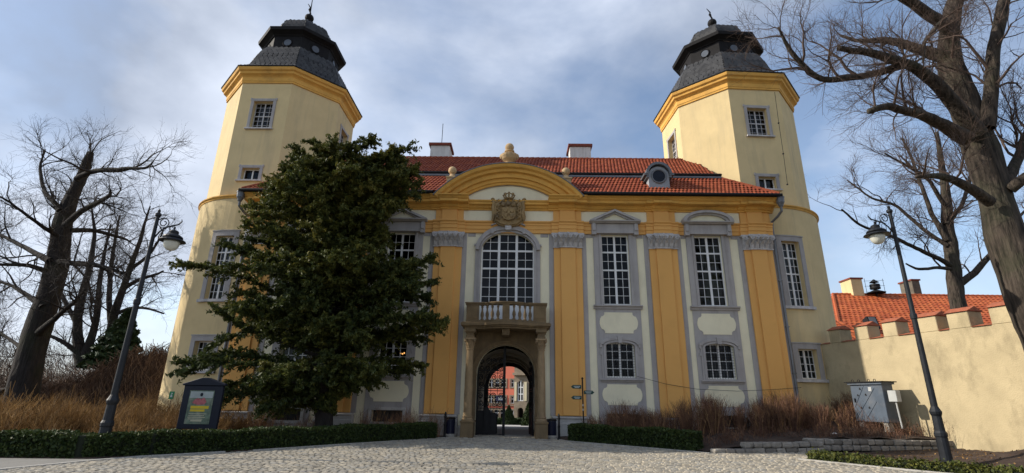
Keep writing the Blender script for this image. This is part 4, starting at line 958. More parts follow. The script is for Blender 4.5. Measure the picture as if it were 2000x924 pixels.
    for k in range(8):
        an = rad(rot)+PI/4*(k+1); 
        if math.sin(an) > .35: continue
        for pr_, st in ((prof[2:9], .17), (dome[:5], .17)):
            for (ra, za), (rb_, zb) in zip(pr_, pr_[1:]): slate_face(sl_, ring(ra, za, k), ring(ra, za, k+1), ring(rb_, zb, k), ring(rb_, zb, k+1), (cx, cy, za), st)
    pieces(rf, 'slate', 'slate', SLV, sl_, 300, 'slates')
    # roof tiles along the cornice edge show as small teeth
    b = MB()
    for k in range(8):
        A, B = ring(R+.50, zc+.93, k), ring(R+.50, zc+.93, k+1)
        for i in range(14):
            p = A.lerp(B, (i+.5)/14); b.tube([p, p+(Vector((cx, cy, p.z+.35))-p)*.12], [.055, .05], 5)
    b.build('eave_slates', 'slate', rf, kind='stuff')
    return TW
TL = tower('cream tower on the left, half behind the dark yew', -14.22, 4.6, 3.78, 0.0, 18.92, (270, 0), 263.5, -1)
TR = tower('cream tower on the right, next to the battlemented wall', 13.62, 4.55, 3.87, 3.5, 18.62, (270, 180), 279.8, 1)
# lightning wire and bare patches of plaster on the right tower
b = MB(); wp = [PY(1513, 180, .70), PY(1521, 240, .70), PY(1530, 300, .70), PY(1538, 360, .70)]
b.tube(wp, .012, 4)
for p in wp[1:]: b.box(p.x-.03, p.x+.03, p.y-.02, p.y+.06, p.z-.03, p.z+.03)
b.build('lightning_wire', 'black_metal', TR)

an_ = rad(3.5+225); n_ = Vector((math.cos(an_), math.sin(an_), 0)); Mp = T(Vector((13.62, 4.55, 0))+n_*(3.87*a8)) @ Matrix.Rotation(an_+PI/2, 4, 'Z')
for pts in ([(-.95, 13.0), (-.5, 12.9), (-.15, 12.75), (-.1, 13.2), (-.3, 13.55), (-.7, 13.62), (-1.0, 13.4)], [(-.05, 12.6), (.3, 12.3), (.55, 12.5), (.4, 13.0), (.1, 13.3)], [(.6, 12.1), (.95, 11.9), (1.0, 12.4), (.75, 12.6)]):
    quick('plaster_patch', 'patch_plaster', TR, lambda b: b.prism(pts[::-1], -.025, .01, Mp))
# ------------------------------------------------------------------ iron gate in the passage
GT = thing('iron_gate', 'black wrought iron gate, left leaf closed and right leaf open, in the archway', 'gate', (0, .55, 0))
def leaf(xa, xb, M):
    b = MB(); h = 3.75
    for x in (xa, xb): b.box(x-.035, x+.035, -.03, .03, .04, 3.0 if x == xa else h, M)
    n = 4
    for k in range(1, n): x = xa+(xb-xa)*k/n; b.box(x-.012, x+.012, -.012, .012, .04, 3.0+(h-3.0)*(k/n)**.6-.05, M)
    for z in (.06, 1.05, 1.18, 1.95, 2.05, 2.75, 2.85): b.box(xa, xb, -.022, .022, z, z+.035, M)
    o = b.build('gate_leaf', 'black_metal', GT)
    p = MB(); p.prism([(xa, .08), (xb-.28, .08), (xb-.28, .95), (xb-.42, 1.02), (xa+.62, 1.05), (xa+.45, 1.32), (xa+.3, 1.1), (xa, 1.05)], -.012, .012, M); p.build('gate_panel', 'black_metal', o)
    for z0, z1 in ((1.2, 1.95), (2.07, 2.75), (2.87, 3.4)):
        for q in range(4):
            xm = xa+(xb-xa)*(q+.5)/4; s = MB(); zz = (z0+z1)/2
            for sg in (-1, 1):
                pts = []
                for k in range(16):
                    a = k/15*3.2*PI; r = .15*(1-k/20); pts.append(M @ Vector((xm+sg*(.02+r*math.cos(a)*.9)*(1 if q % 2 else -1), 0, zz+sg*.16+r*math.sin(a)*sg)))
                s.tube(pts, .021, 5)
            s.build('scroll', 'black_metal', o)
leaf(-1.30, -.08, T((0, .55, 0)))
leaf(-1.22, 0.0, T((1.27, .60, 0)) @ Matrix.Rotation(rad(-84), 4, 'Z'))
quick('gate_post', 'black_metal', GT, lambda b: b.box(-.13, -.01, .49, .61, .0, 4.0))

# ------------------------------------------------------------------ pink castle wing across the courtyard
CY = 86.0
CT = thing('castle_wing', 'pink castle facade seen through the open archway', 'castle', (4, CY, -3.3))
def cx_(x): return PY(x, 780, CY).x
def cz_(y): return PY(1000, y, CY).z
cwz = [(690, 702), (741, 756), (774, 788), (801, 818)]
cops = []; px_cols = [940, 952, 965, 978, 1000]
for c in px_cols:
    for a, d in cwz: cops.append((cx_(c)-.62, cx_(c)+.62, cz_(d), cz_(a)))
b = MB(); wallgrid(b, [-30, cx_(1005.5)], [-3.4, 18], cops, lambda u, v, d: Vector((u, CY+d, v)), .4); b.build('pink_wall', 'castle_pink', CT)
b = MB(); wallgrid(b, [cx_(1005.5), 30], [-3.4, 18], [(cx_(1013), cx_(1025), -3.4, cz_(796)), (cx_(1013), cx_(1025), cz_(783), cz_(743))], lambda u, v, d: Vector((u, CY-1.2+d, v)), 1.0, 1.2)
spandrel(b, arch_pts((cx_(1025)-cx_(1013))/2, cz_(802), cz_(796)-cz_(802), 12, cx_(1019)), cz_(796), CY-1.2, CY-.6); b.build('stone_portal_wall', 'castle_stone', CT)
b = MB(); b.box(cx_(1006.5), cx_(1011), CY-1.35, CY-1.19, cz_(783), cz_(746)); b.box(cx_(1027), cx_(1032), CY-1.35, CY-1.19, cz_(783), cz_(746)); b.build('cream_panel', 'castle_cream', CT)
b = MB(); b.box(cx_(1004), 30, CY-1.9, CY-1.19, cz_(733), cz_(728)); b.box(-30, cx_(1005), CY-.25, CY+.01, cz_(793), cz_(791)); b.build('string_course', 'castle_stone', CT)
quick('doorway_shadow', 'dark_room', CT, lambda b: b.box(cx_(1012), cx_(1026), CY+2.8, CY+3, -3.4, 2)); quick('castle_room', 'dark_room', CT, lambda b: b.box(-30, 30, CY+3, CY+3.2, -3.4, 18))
for c in px_cols:
    for a, d in cwz:
        z0, z1 = cz_(d), cz_(a); M = T((cx_(c), CY, 0)); w = window(CT, M, .62, z0, z1, [(0, .16)], [(z0+(z1-z0)*.62, .14)], rec=.2, frame=.1)
        s = MB(); s.box(cx_(c)-.9, cx_(c)-.621, CY-.1, CY+.01, z0-.2, z1+.25); s.box(cx_(c)+.621, cx_(c)+.9, CY-.1, CY+.01, z0-.2, z1+.25); s.box(cx_(c)-.62, cx_(c)+.62, CY-.1, CY+.01, z1+.001, z1+.25); s.box(cx_(c)-.62, cx_(c)+.62, CY-.1, CY+.01, z0-.2, z0-.001)
        s.build('surround', 'castle_stone', w)
z0, z1 = cz_(783), cz_(743); hw = (cx_(1025)-cx_(1013))/2
w = window(CT, T((cx_(1019), CY-1.2, 0)), hw, z0, z1, [(0, .2)], even(z0, z1, 3, .2), rec=.12, frame=.16, name='tall_window')
quick('window_arch', 'castle_stone', w, lambda b: spandrel(b, arch_pts(hw, z1-.9, .88, 14, cx_(1019)), z1+.02, CY-1.23, CY-1.0))
quick('banner', 'banner_blue', CT, lambda b: b.box(cx_(964), cx_(983), CY-.3, CY-.26, cz_(784), cz_(773)))
quick('banner_text', 'sign_text', CT, lambda b: [b.box(cx_(969), cx_(978), CY-.32, CY-.305, cz_(777.5+2*k), cz_(776.8+2*k)) for k in range(3)])
CT.rotation_euler = (0, 0, rad(-20))
b = MB(); n = 5000; P = np.stack([rng.uniform(-4.0, 6, n), rng.uniform(80.5, 82, n), -3.3+rng.random(n)*1.3], 1)
V, Fq, tn = leafquads(P, .35, tone=rng.random(n)*.5); CH = thing('courtyard_hedge', 'low clipped hedge before the pink castle facade', 'hedge', (1, 81, -3.3)); cloud('foliage', V, Fq, 'hedge_leaf', CH, tn)
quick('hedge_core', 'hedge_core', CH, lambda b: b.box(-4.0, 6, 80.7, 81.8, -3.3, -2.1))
def topiary(px, Y, h, r, label):
    p = PY(px, 800, Y); z0 = ground_z(p.x, Y); t = thing('topiary', label, 'topiary', (p.x, Y, z0), 0, 'clipped cones in the courtyard')
    n = 5000; u = rng.random(n); a = rng.random(n)*2*PI; rr = r*(1-u**1.5)*(.85+.2*rng.random(n)); P = np.stack([p.x+rr*np.cos(a), Y+rr*np.sin(a), z0+u*h], 1)
    V, Fq, tn = leafquads(P, .16, tone=rng.random(n)*.45); cloud('foliage', V, Fq, 'hedge_leaf', t, tn)
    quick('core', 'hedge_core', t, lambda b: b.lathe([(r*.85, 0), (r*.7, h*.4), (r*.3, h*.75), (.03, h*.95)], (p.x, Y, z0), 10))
topiary(1041, 30, 3.2, 1.15, 'tall clipped evergreen cone just right of the open archway')
topiary(994, 76, 3.6, 1.3, 'small clipped cone in front of the pink wall')

# ------------------------------------------------------------------ battlemented wall on the right
WT0, wd = Vector((15.10, 0.98, 0)), Vector((.27, -.963, 0)).normalized(); wnrm = Vector((wd.y, -wd.x, 0))
BW_ = thing('battlemented_wall', 'cream plastered wall with tiled battlements right of the tower', 'wall', (WT0.x, WT0.y, 0))
if wnrm.x > 0: wnrm = -wnrm
wth = .70; wlen = 17.0; zt = 4.33
MW = Matrix((wd.to_tuple()+(0,), (-wnrm).to_tuple()+(0,), (0, 0, 1, 0), (0, 0, 0, 1))).transposed(); MW.translation = WT0
b = MB(); nseg = 40
b.add([MW @ Vector((-.6+(wlen+.6)*i/nseg, 0, z)) for z in (-.2, 1.5, 3.2, zt) for i in range(nseg+1)], [(j*(nseg+1)+i, j*(nseg+1)+i+1, (j+1)*(nseg+1)+i+1, (j+1)*(nseg+1)+i) for j in range(3) for i in range(nseg)])
b.box(-.6, wlen, .01, wth, -.2, zt-.001, MW); b.build('wall_body', 'wall_plaster', BW_)
mer = [(.66, .60), (2.02, .66), (3.36, .62), (4.80, .78), (5.98, .74), (7.38, .84), (8.8, .84), (10.2, .84), (11.7, .84), (13.2, .84)]
def coping(b, x0, x1, z, ov=.05, hh=.20):
    b.prism([(-.07, z), (wth+.07, z), (wth/2, z+hh)][::-1], x0-ov, x1+ov, MW @ Matrix.Rotation(PI/2, 4, 'Z') @ Matrix.Scale(-1, 4, (0, 1, 0)) if False else MW @ Matrix(((0, 1, 0, 0), (1, 0, 0, 0), (0, 0, 1, 0), (0, 0, 0, 1))))
prev = -.6
for x, w in mer:
    quick('merlon', 'wall_plaster', BW_, lambda b: b.box(x, x+w, 0.003, wth-.003, zt, 4.92, MW), bevel=.02)
    quick('merlon_coping', 'brick_red', BW_, lambda b: coping(b, x, x+w, 4.922), bevel=.01)
    quick('crenel_coping', 'brick_red', BW_, lambda b: coping(b, prev, x, zt+.002, -.01, .10), bevel=.01)
    prev = x+w

# ------------------------------------------------------------------ outbuilding with the orange tiled roof
OB = thing('outbuilding', 'house with orange tiled roof behind the battlemented wall', 'house', (36, 24, 0))
RL, RR = PY(1622, 571, 23.0), PY(1960, 584, 23.0); rz = (RL.z+RR.z)/2; xl, xr = RL.x+.2, RR.x+8; xe = PY(1641, 640, 14.6).x
b = MB(); b.box(xe+.8, xr, 15.5, 30.5, -.2, 6.6); b.build('wall', 'wall_plaster', OB)
b = MB(); b.add([(xe, 14.6, 6.45), (xr, 14.6, 6.45), (xr, 23, rz-.05), (xl, 23, rz-.05), (xr, 31.4, 6.45), (xe, 31.4, 6.45)], [(0, 1, 2, 3), (3, 2, 4, 5), (0, 3, 5)])
orf = b.build('roof', 'roof_board', OB)
def slope_tiles(A, B, xa, xb, rows, w): return tile_slope(A, B, lambda t: xa, lambda t: xb, rows, w)
pieces(orf, 'roof_tile', 'far_tile', tv, tile_slope((14.6, 6.5), (23, rz), lambda t: xe+(xl-xe)*t, lambda t: xr, 20, .42), 300, 'roof_tiles')
b = MB()
for k in range(50): b.tube([(xl+.45*k, 23, rz+.03), (xl+.45*k+.47, 23, rz+.05)], [.12, .14], 6)
for k in range(24): b.tube([(xe+(xl-xe)*k/24, 14.6+.35*k, 6.55+(rz-6.5)*k/24), (xe+(xl-xe)*(k+1)/24, 14.6+.35*(k+1), 6.55+(rz-6.5)*(k+1)/24+.03)], [.13, .12], 6)
b.t = [.6]*len(b.v); b.build('ridge_tiles', 'far_tile', orf, kind='stuff')
# lean-to roof piece with brighter tiles
gx = xe+.3; b = MB(); g0 = PY(1636, 622, 17.5)
pieces(OB, 'lean_to_tile', 'far_tile', tv, tile_slope((12.2, 5.2), (16.6, 8.2), lambda t: gx-.4, lambda t: gx+3.0-2.8*t, 12, .42), 150, 'lean_to_tiles')
b.add([(gx-.4, 12.2, 5.1), (gx+3.0, 12.2, 5.1), (gx+.2, 16.6, 8.1), (gx-.4, 16.6, 8.1)], [(0, 1, 2, 3)]); b.build('lean_to_roof', 'roof_board', OB)
def far_chimney(px, py0, py1, w, m, Y):
    a = PY(px-w/2, py0, Y); c = PY(px+w/2, py1, Y)
    quick('chimney', m, OB, lambda b: b.box(a.x, c.x, Y, Y+1.6, 7.0, a.z), bevel=.02); quick('chimney_cap', 'chimney_cap', OB, lambda b: b.box(a.x-.08, c.x+.08, Y-.08, Y+1.68, a.z+.001, a.z+.14))
far_chimney(1676, 545, 585, 30, 'tower_plaster', 22.6); far_chimney(1792, 548, 585, 24, 'old_wall', 23.2)
sk = PY(1702, 633, 15.2)
SI = thing('warning_siren', 'black mushroom-shaped siren on the orange roof', 'siren', tuple(PY(1712, 575, 22.6)))
p = PY(1712, 575, 22.6); b = MB(); b.tube([(p.x, p.y, p.z-.6), (p.x, p.y, p.z+1.3)], .09, 8)
b.lathe([(.2, .1), (.75, .0), (.78, .06), (.2, .3)], (p.x, p.y, p.z+.1), 16); b.lathe([(.42, .5), (.44, .62), (.40, .74), (.44, .8), (.40, .95), (.2, 1.0)], (p.x, p.y, p.z), 16); b.lathe([(.1, 1.15), (.40, 1.12), (.05, 1.42)], (p.x, p.y, p.z), 14)
b.build('horn_stack', 'black_metal', SI)
b = MB()
for dx in (-.85, .85):
    b.tube([(p.x+dx, p.y, p.z-.1), (p.x+dx, p.y, p.z+1.5)], .018, 4)
for z in (.2, .75, 1.25): b.tube([(p.x-.95, p.y, p.z+z), (p.x+.95, p.y, p.z+z+.1)], .016, 4)
b.build('aerial', 'black_metal', SI)
FB = thing('skylight', 'small roof window in the orange roof behind the battlements', 'skylight', tuple(sk)); M = T(sk) @ Matrix.Rotation(rad(-20), 4, 'X')
quick('frame', 'black_metal', FB, lambda b: b.box(-.35, .35, -.3, .3, -.5, .5, M)); quick('pane', 'zinc', FB, lambda b: b.box(-.25, .25, -.33, -.301, -.42, .42, M))

# ------------------------------------------------------------------ old wall on the left with dry creeper
OW = thing('creeper_wall', 'old garden wall under dry brown creeper left of the tower', 'wall', (-24, 5.6, 0))
b = MB(); tops = [(-17.4, 3.75), (-20.2, 3.75), (-21.5, 3.5), (-22.6, 2.9), (-23.8, 2.15), (-25, 1.85)]
b.prism([(x, z) for x, z in tops]+[(-25, -.1), (-17.4, -.1)], 5.6, 6.2); b.build('high_wall', 'old_wall', OW)
b = MB(); b.box(-46, -25.0, 5.65, 6.15, -.1, 1.45); b.build('low_wall', 'old_wall', OW)
for k in range(34):
    x = -25.0-.42*k; c = MB(); c.tube([(x, 5.45, 1.55), (x, 6.35, 1.62)], .20, 9, False); c.tube([(x, 5.45, 1.55), (x, 6.35, 1.62)], .17, 9, False); c.add([(x+.17*math.cos(2*PI*i/9), 5.7, 1.56+.17*math.sin(2*PI*i/9)) for i in range(9)], [tuple(range(9))]); c.build('coping_tile', 'old_wall', OW)
n = 15000; x = rng.uniform(-26.5, -17.3, n); zt_ = np.interp(x, [t[0] for t in reversed(tops)], [t[1] for t in reversed(tops)]); s = rng.random(n)
top = np.stack([x, 5.55-.7*rng.random(n)*(.4+.6*s), zt_*(.12+.95*s**.7)+.14*np.sin(x*4)+.08*np.sin(x*9)], 1); L = (.3+.8*rng.random(n))*np.where(rng.random(n) < .3, -.45, 1); dx = rng.normal(0, .5, n)
mid = top+np.stack([dx*.5, -.25*rng.random(n), -.45*L], 1); bot = top+np.stack([dx, -.1*rng.random(n), -L], 1); bot[:, 2] = np.maximum(bot[:, 2], .05); wv = np.stack([np.full(n, .012), np.full(n, .006), np.zeros(n)], 1)
V = np.stack([top-wv, top+wv, mid+wv, mid-wv, bot+wv, bot-wv], 1).reshape(-1, 3); i = np.arange(n)*6
cloud('creeper', V, np.concatenate([np.stack([i, i+1, i+2, i+3], 1), np.stack([i+3, i+2, i+4, i+5], 1)]), 'vine', OW, np.repeat(rng.random(n), 6), kind='stuff')

# ------------------------------------------------------------------ street lamps
def street_lamp(base, h, armdir, label):
    t = thing('street_lamp', label, 'street lamp', tuple(base), 0, 'street lamps by the forecourt'); x, y, z = base; k = h/7.0
    b = MB(); b.lathe([(.17, 0), (.17, .10), (.145, .14), (.14, .75), (.155, .78), (.155, .86), (.125, .92), (.115, 1.3), (.14, 1.36), (.15, 1.42), (.12, 1.48), (.085, 1.56), (.08, 2.6), (.072, 4.0), (.092, 4.02), (.092, 4.14), (.066, 4.18), (.052, h-.45), (.05, h-.1), (.085, h-.06), (.085, h), (.03, h+.05), (.045, h+.1), (.01, h+.16)], (x, y, z), 14)
    b.build('post', 'lamp_metal', t, smooth=False)
    d = Vector((math.cos(armdir), math.sin(armdir), 0)); o = Vector((x, y, z+h))
    def C(a, c): return o+d*a+Vector((0, 0, c))
    b = MB(); b.tube([C(.04, -.75), C(.16, -.55), C(.32, -.42), C(.52, -.36), (C(.66, -.32)), C(.74, -.22), C(.72, -.16)], [.022]*5+[.018, .012], 6)
    pts = []
    for q in range(18): a = -PI/2+q/17*3.0*PI; r = .17*(1-q/24); pts.append(C(.22+r*math.cos(a), -.28+r*math.sin(a)))
    b.tube(pts, .015, 5)
    pts = []
    for q in range(14): a = PI/2-q/13*2.4*PI; r = .09*(1-q/24); pts.append(C(.47+r*math.cos(a), -.44+r*math.sin(a)))
    b.tube(pts, .012, 5); b.tube([C(.04, -.2), C(.14, -.14), C(.2, -.12)], .015, 5); b.build('bracket', 'lamp_metal', t)
    c = C(.58, -.40); b = MB(); b.tube([c, c+Vector((0, 0, -.14))], .018, 6)
    b.lathe([(.05, -.10), (.11, -.13), (.13, -.16), (.12, -.22), (.16, -.24), (.25, -.30), (.27, -.34), (.24, -.37), (.34, -.42), (.36, -.45), (.33, -.46)], tuple(c), 18); b.build('lamp_shade', 'lamp_metal', t)
    b = MB(); b.lathe([(.22, -.455), (.21, -.54), (.17, -.64), (.11, -.71), (.03, -.74)], tuple(c), 16); b.build('lamp_glass', 'lamp_glass', t, smooth=True)
    return t
pl = PG(193, 894); pr2 = PG(1852, 912, low_z(12.4, -8.7))
street_lamp(pl, 6.75, .05, 'black cast-iron street lamp at the left end of the clipped hedge')
street_lamp(pr2, 7.45, PI+.05, 'black cast-iron street lamp standing in bare soil on the right')

# ------------------------------------------------------------------ dry-stone edging walls
stv = []
for k in range(10):
    b = MB(); jj = lambda: random.uniform(-.07, .07)
    q = []
    for z, i in ((0, .44), (.25, .5), (.75, .5), (1.0, .43)):
        q.append([Vector((x*2*i+jj()*.6, y*2*i+jj()*.6, z+jj()*.4)) for x, y in ((-.5, -.5), (.5, -.5), (.5, .5), (-.5, .5))])
    b.rings(q); b.t = [random.random()]*len(b.v); stv.append(b)
def stone_wall(label, p, q, courses, z0a, z0b, hs=.2, size=.34):
    t = thing('stone_edging', label, 'stone wall', (p[0], p[1], 0), 0, 'stone edging of the flower bed'); P, Q = Vector((p[0], p[1], 0)), Vector((q[0], q[1], 0)); L = (Q-P).length; ms = []
    ang = math.atan2(Q.y-P.y, Q.x-P.x)
    for c in range(courses):
        s = random.uniform(-.1, 0) if c % 2 else 0
        while s < L:
            w = size*random.uniform(.75, 1.3); u = min(1, max(0, (s+w/2)/L)); m_ = P.lerp(Q, u); zz = z0a+(z0b-z0a)*u+c*hs
            ms.append(T((m_.x, m_.y, zz+random.uniform(-.008, .008))) @ Matrix.Rotation(ang+random.gauss(0, .05), 4, 'Z') @ Matrix.Diagonal((w*.91, .30+random.uniform(-.03, .03), hs*.90, 1))); s += w
    pieces(t, 'stone', 'field_stone', stv, ms, 300)
stone_wall('lowest single course of grey stone blocks beside the right hedge', (6.95, -6.02), (8.35, -5.78), 1, .0, .0, .17)
stone_wall('middle two-course stone edging stepping up from the cobbles', (8.2, -5.55), (10.9, -5.08), 2, -.02, .0, .19)
stone_wall('highest stone edging running right to the battlemented wall', (10.65, -5.0), (16.9, -3.78), 2, .08, .0, .20)

# ------------------------------------------------------------------ small things
def notice_board():
    A, B = PY(352, 846, -6.8), PY(421, 843, -6.8); d = Vector((B.x-A.x, 0, 0)); w = d.length; t = thing('notice_board', 'dark blue notice board with a poster, left of the yew', 'notice board', (A.x, -6.8, .05)); M = T((A.x-.04, -6.8, -.06)) @ Matrix.Diagonal((.97, 1, .97, 1))
    for x in (0, w): quick('leg', 'board_blue', t, lambda b: (b.box(x-.045, x+.045, -.045, .045, 0, .75, M), b.lathe([(.07, .0), (.07, .30), (.05, .36), (.03, .40)], (x, 0, 0), 8, 0, M)))
    b = MB(); b.box(-.10, w+.10, -.06, .06, .62, 2.0, M); b.prism([(-.16, 2.0), (-.16, 2.06), (.1, 2.14), (w/2-.1, 2.26), (w/2+.1, 2.26), (w-.1, 2.14), (w+.16, 2.06), (w+.16, 2.0)][::-1], -.09, .09, M); fr_ = b.build('frame', 'board_blue', t, bevel=.015)
    x0, x1, z0, z1 = .14, w-.16, .78, 1.84
    ps_ = quick('poster', 'poster_green', t, lambda b: b.box(x0, x1, -.068, -.061, z0, z1, M))
    quick('poster_sky', 'poster_sky', ps_, lambda b: b.box(x0+.03, x1-.03, -.072, -.069, z1-.24, z1-.03, M))
    quick('poster_emblem', 'board_blue', ps_, lambda b: b.prism([((x0+x1)/2+.05*math.cos(2*PI*k/12), z1-.13+.06*math.sin(2*PI*k/12)) for k in range(12)][::-1], -.076, -.073, M))
    quick('poster_picture', 'poster_pink', ps_, lambda b: b.prism([(x0+.14, z1-.40), (x0+.2, z1-.3), (x0+.32, z1-.24), (x0+.42, z1-.28), (x0+.52, z1-.22), (x0+.62, z1-.36), (x0+.56, z1-.44), (x0+.34, z1-.46)], -.076, -.073, M))
    b = MB(); b.box(x0+.12, x1-.10, -.076, -.073, z1-.58, z1-.49, M); b.box(x0+.12, x1-.22, -.076, -.073, z1-.67, z1-.60, M); b.build('poster_title', 'poster_yellow', ps_)
    b = MB()
    for k, (i, j) in enumerate(((.10, .14), (.10, .2), (.08, .16), (.1, .24))): b.box(x0+i, x1-j, -.076, -.073, z1-.75-.055*k, z1-.73-.055*k, M)
    b.box(x0+.2, x1-.26, -.076, -.073, z0+.08, z0+.13, M); b.build('poster_lines', 'poster_cream', ps_)
notice_board()
pp = PY(1140, 840, -1.45); FP = thing('fingerpost', 'slim fingerpost with three dark green direction signs beside the gate', 'signpost', (pp.x, -1.45, .05)); M = T((pp.x, -1.45, .05))
quick('post', 'black_metal', FP, lambda b: (b.tube([M @ Vector((0, 0, 0)), M @ Vector((0, 0, 2.42))], .03, 8), b.ball(tuple(M @ Vector((0, 0, 2.45))), .05, 8, 6)))
for z, s in ((2.10, -1), (1.88, 1), (1.66, -1)):
    pts = [(s*.05, z-.075), (s*.42, z-.075), (s*.44, z-.045), (s*.50, z), (s*.44, z+.045), (s*.42, z+.075), (s*.05, z+.075)]
    o = quick('sign_arm', 'sign_green', FP, lambda b: b.prism(pts if s < 0 else pts[::-1], -.015, .015, M))
    a, c = sorted((s*.10, s*.38)); quick('lettering', 'sign_text', o, lambda b: (b.box(a, c, -.019, -.0155, z+.012, z+.032, M), b.box(a+.04, c-.04, -.019, -.0155, z-.035, z-.015, M)))
quick('sticker', 'pale_metal', FP, lambda b: [b.lathe([(.034, zz), (.034, zz+.08)], tuple(M @ Vector((0, 0, 0))), 8) for zz in (1.32, 1.14)])
def bollard(px, py, Y, label):
    p = PY(px, py, Y); t = thing('bollard', label, 'bollard', (p.x, Y, 0), 0, 'bollards before the gate'); b = MB()
    b.lathe([(.075, 0), (.075, .06), (.05, .10), (.045, .82), (.065, .84), (.065, .88), (.045, .9), (.05, .96), (.03, 1.03), (.008, 1.06)], (p.x, Y, 0), 12); b.build('post', 'black_metal', t)
    quick('collar', 'black_metal', t, lambda b: b.lathe([(.052, .5), (.058, .52), (.058, .56), (.052, .58)], (p.x, Y, 0), 12))
bollard(868, 852, -1.2, 'thin black bollard left of the gate'); bollard(1092, 855, -1.25, 'thin black bollard right of the gate')
def bin_(px, Y, label):
    p = PY(px, 835, Y); t = thing('litter_bin', label, 'bin', (p.x, Y, .05), 0, 'litter bins beside the gate'); b = MB()
    for k in range(14):
        a = 2*PI*k/14; b.box(-.03, .03, -.008, .008, 0.1, .68, T((p.x+.2*math.cos(a), Y+.2*math.sin(a), .05)) @ Matrix.Rotation(a+PI/2, 4, 'Z'))
    b.lathe([(.185, .1), (.185, .66)], (p.x, Y, .05), 14); b.build('body', 'bin_blue', t)
    quick('lid', 'black_metal', t, lambda b: b.lathe([(.23, .69), (.24, .72), (.20, .76), (.05, .78)], (p.x, Y, .05), 14)); quick('foot', 'concrete', t, lambda b: b.lathe([(.28, -.05), (.28, .06), (.2, .1)], (p.x, Y, .05), 14))
bin_(879, -.62, 'dark slatted litter bin left of the portal'); bin_(1077, -.62, 'dark slatted litter bin right of the portal')
p = PY(336, 772, -1.0); GS = thing('small_green_sign', 'small bright green sign on a stick in dry grass', 'sign', (p.x, -1, .05))
quick('stick', 'black_metal', GS, lambda b: b.tube([(p.x, -1, .05), (p.x, -1, p.z)], .015, 5)); so_ = quick('plate', 'leaf_sign', GS, lambda b: b.box(p.x-.11, p.x+.11, -1.03, -1.015, p.z-.16, p.z+.16))
quick('symbol', 'sign_text', so_, lambda b: (b.prism([(p.x-.05, p.z-.08), (p.x+.05, p.z-.08), (p.x+.02, p.z+.02), (p.x-.03, p.z+.03)], -1.035, -1.031), b.ball((p.x+.01, -1.034, p.z+.07), .03, 8, 5, (1, .1, 1))))
p = PG(1631, 851, .46); RS = thing('round_sign', 'tiny round red and white sign above the stone edging', 'sign', (p.x, p.y, .4)); M = T((p.x, p.y, p.z+.02))
quick('plate', 'white_paint', RS, lambda b: b.prism([(.10*math.cos(2*PI*k/16), .10*math.sin(2*PI*k/16)) for k in range(16)][::-1], -.01, .01, M)); quick('red_dot', 'red_paint', RS, lambda b: b.prism([(.04*math.cos(2*PI*k/12), .055*math.sin(2*PI*k/12)) for k in range(12)][::-1], -.014, -.011, M)); quick('stick', 'black_metal', RS, lambda b: b.tube([(p.x, p.y+.02, .35), (p.x, p.y+.02, p.z)], .01, 5))
# electrical cabinet
bx0 = PY(1683, 824, -2.2); EC = thing('electrical_cabinet', 'blue-grey steel cabinet on short feet by the wall', 'cabinet', (14.5, -1.9, .8)); M = T((14.62, -1.6, .95)) @ Matrix.Rotation(rad(-74), 4, 'Z')
W_, H_, D_ = 1.42, 1.50, .55
ecb = quick('body', 'cabinet', EC, lambda b: b.box(0, W_, 0, D_, 0, H_, M), bevel=.012)
quick('roof_plate', 'black_metal', EC, lambda b: b.box(-.16, W_+.14, -.12, D_+.1, H_+.02, H_+.06, M)); quick('eave_board', 'cabinet', EC, lambda b: b.box(-.06, W_+.06, -.07, D_+.05, H_-.06, H_+.019, M))
for x in (.08, .36, .82, 1.08): quick('lifting_ring', 'black_metal', EC, lambda b: b.tube([M @ Vector((x+.05*math.cos(2*PI*k/10), .1, H_+.10+.05*math.sin(2*PI*k/10))) for k in range(11)], .012, 5))
rb_ = MB()
for a, c in (((.06, .55), (.62, 1.38)), ((.06, .12), (1.08, 1.30)), ((.5, .1), (1.08, .78))): rb_.tube([M @ Vector((a[0], -.008, a[1])), M @ Vector((c[0], -.008, c[1]))], .012, 4)
rb_.build('door_rib', 'cabinet', ecb)
for x, z in ((.44, 1.27), (.30, 1.02), (.66, 1.04), (.36, .52), (.72, .54)): quick('rivet', 'black_metal', ecb, lambda b: b.prism([(x-.04, z), (x, z+.05), (x+.04, z), (x, z-.04)][::-1], -.02, -.004, M))
quick('handle', 'black_metal', ecb, lambda b: b.box(.12, .16, -.05, -.002, .74, .90, M)); quick('label_plate', 'pale_metal', ecb, lambda b: b.box(.82, .96, -.012, -.002, 1.18, 1.34, M))
quick('side_box', 'pale_metal', EC, lambda b: b.box(W_+.1, W_+.44, .1, .34, .78, 1.2, M), bevel=.01); quick('pipe', 'pale_metal', EC, lambda b: b.tube([M @ Vector((W_+.3, .2, .8)), M @ Vector((W_+.34, .2, -.2))], .03, 8))
for x in (.08, W_-.28): quick('foot', 'concrete', EC, lambda b: b.box(x, x+.2, .05, .3, -.35, -.001, M))

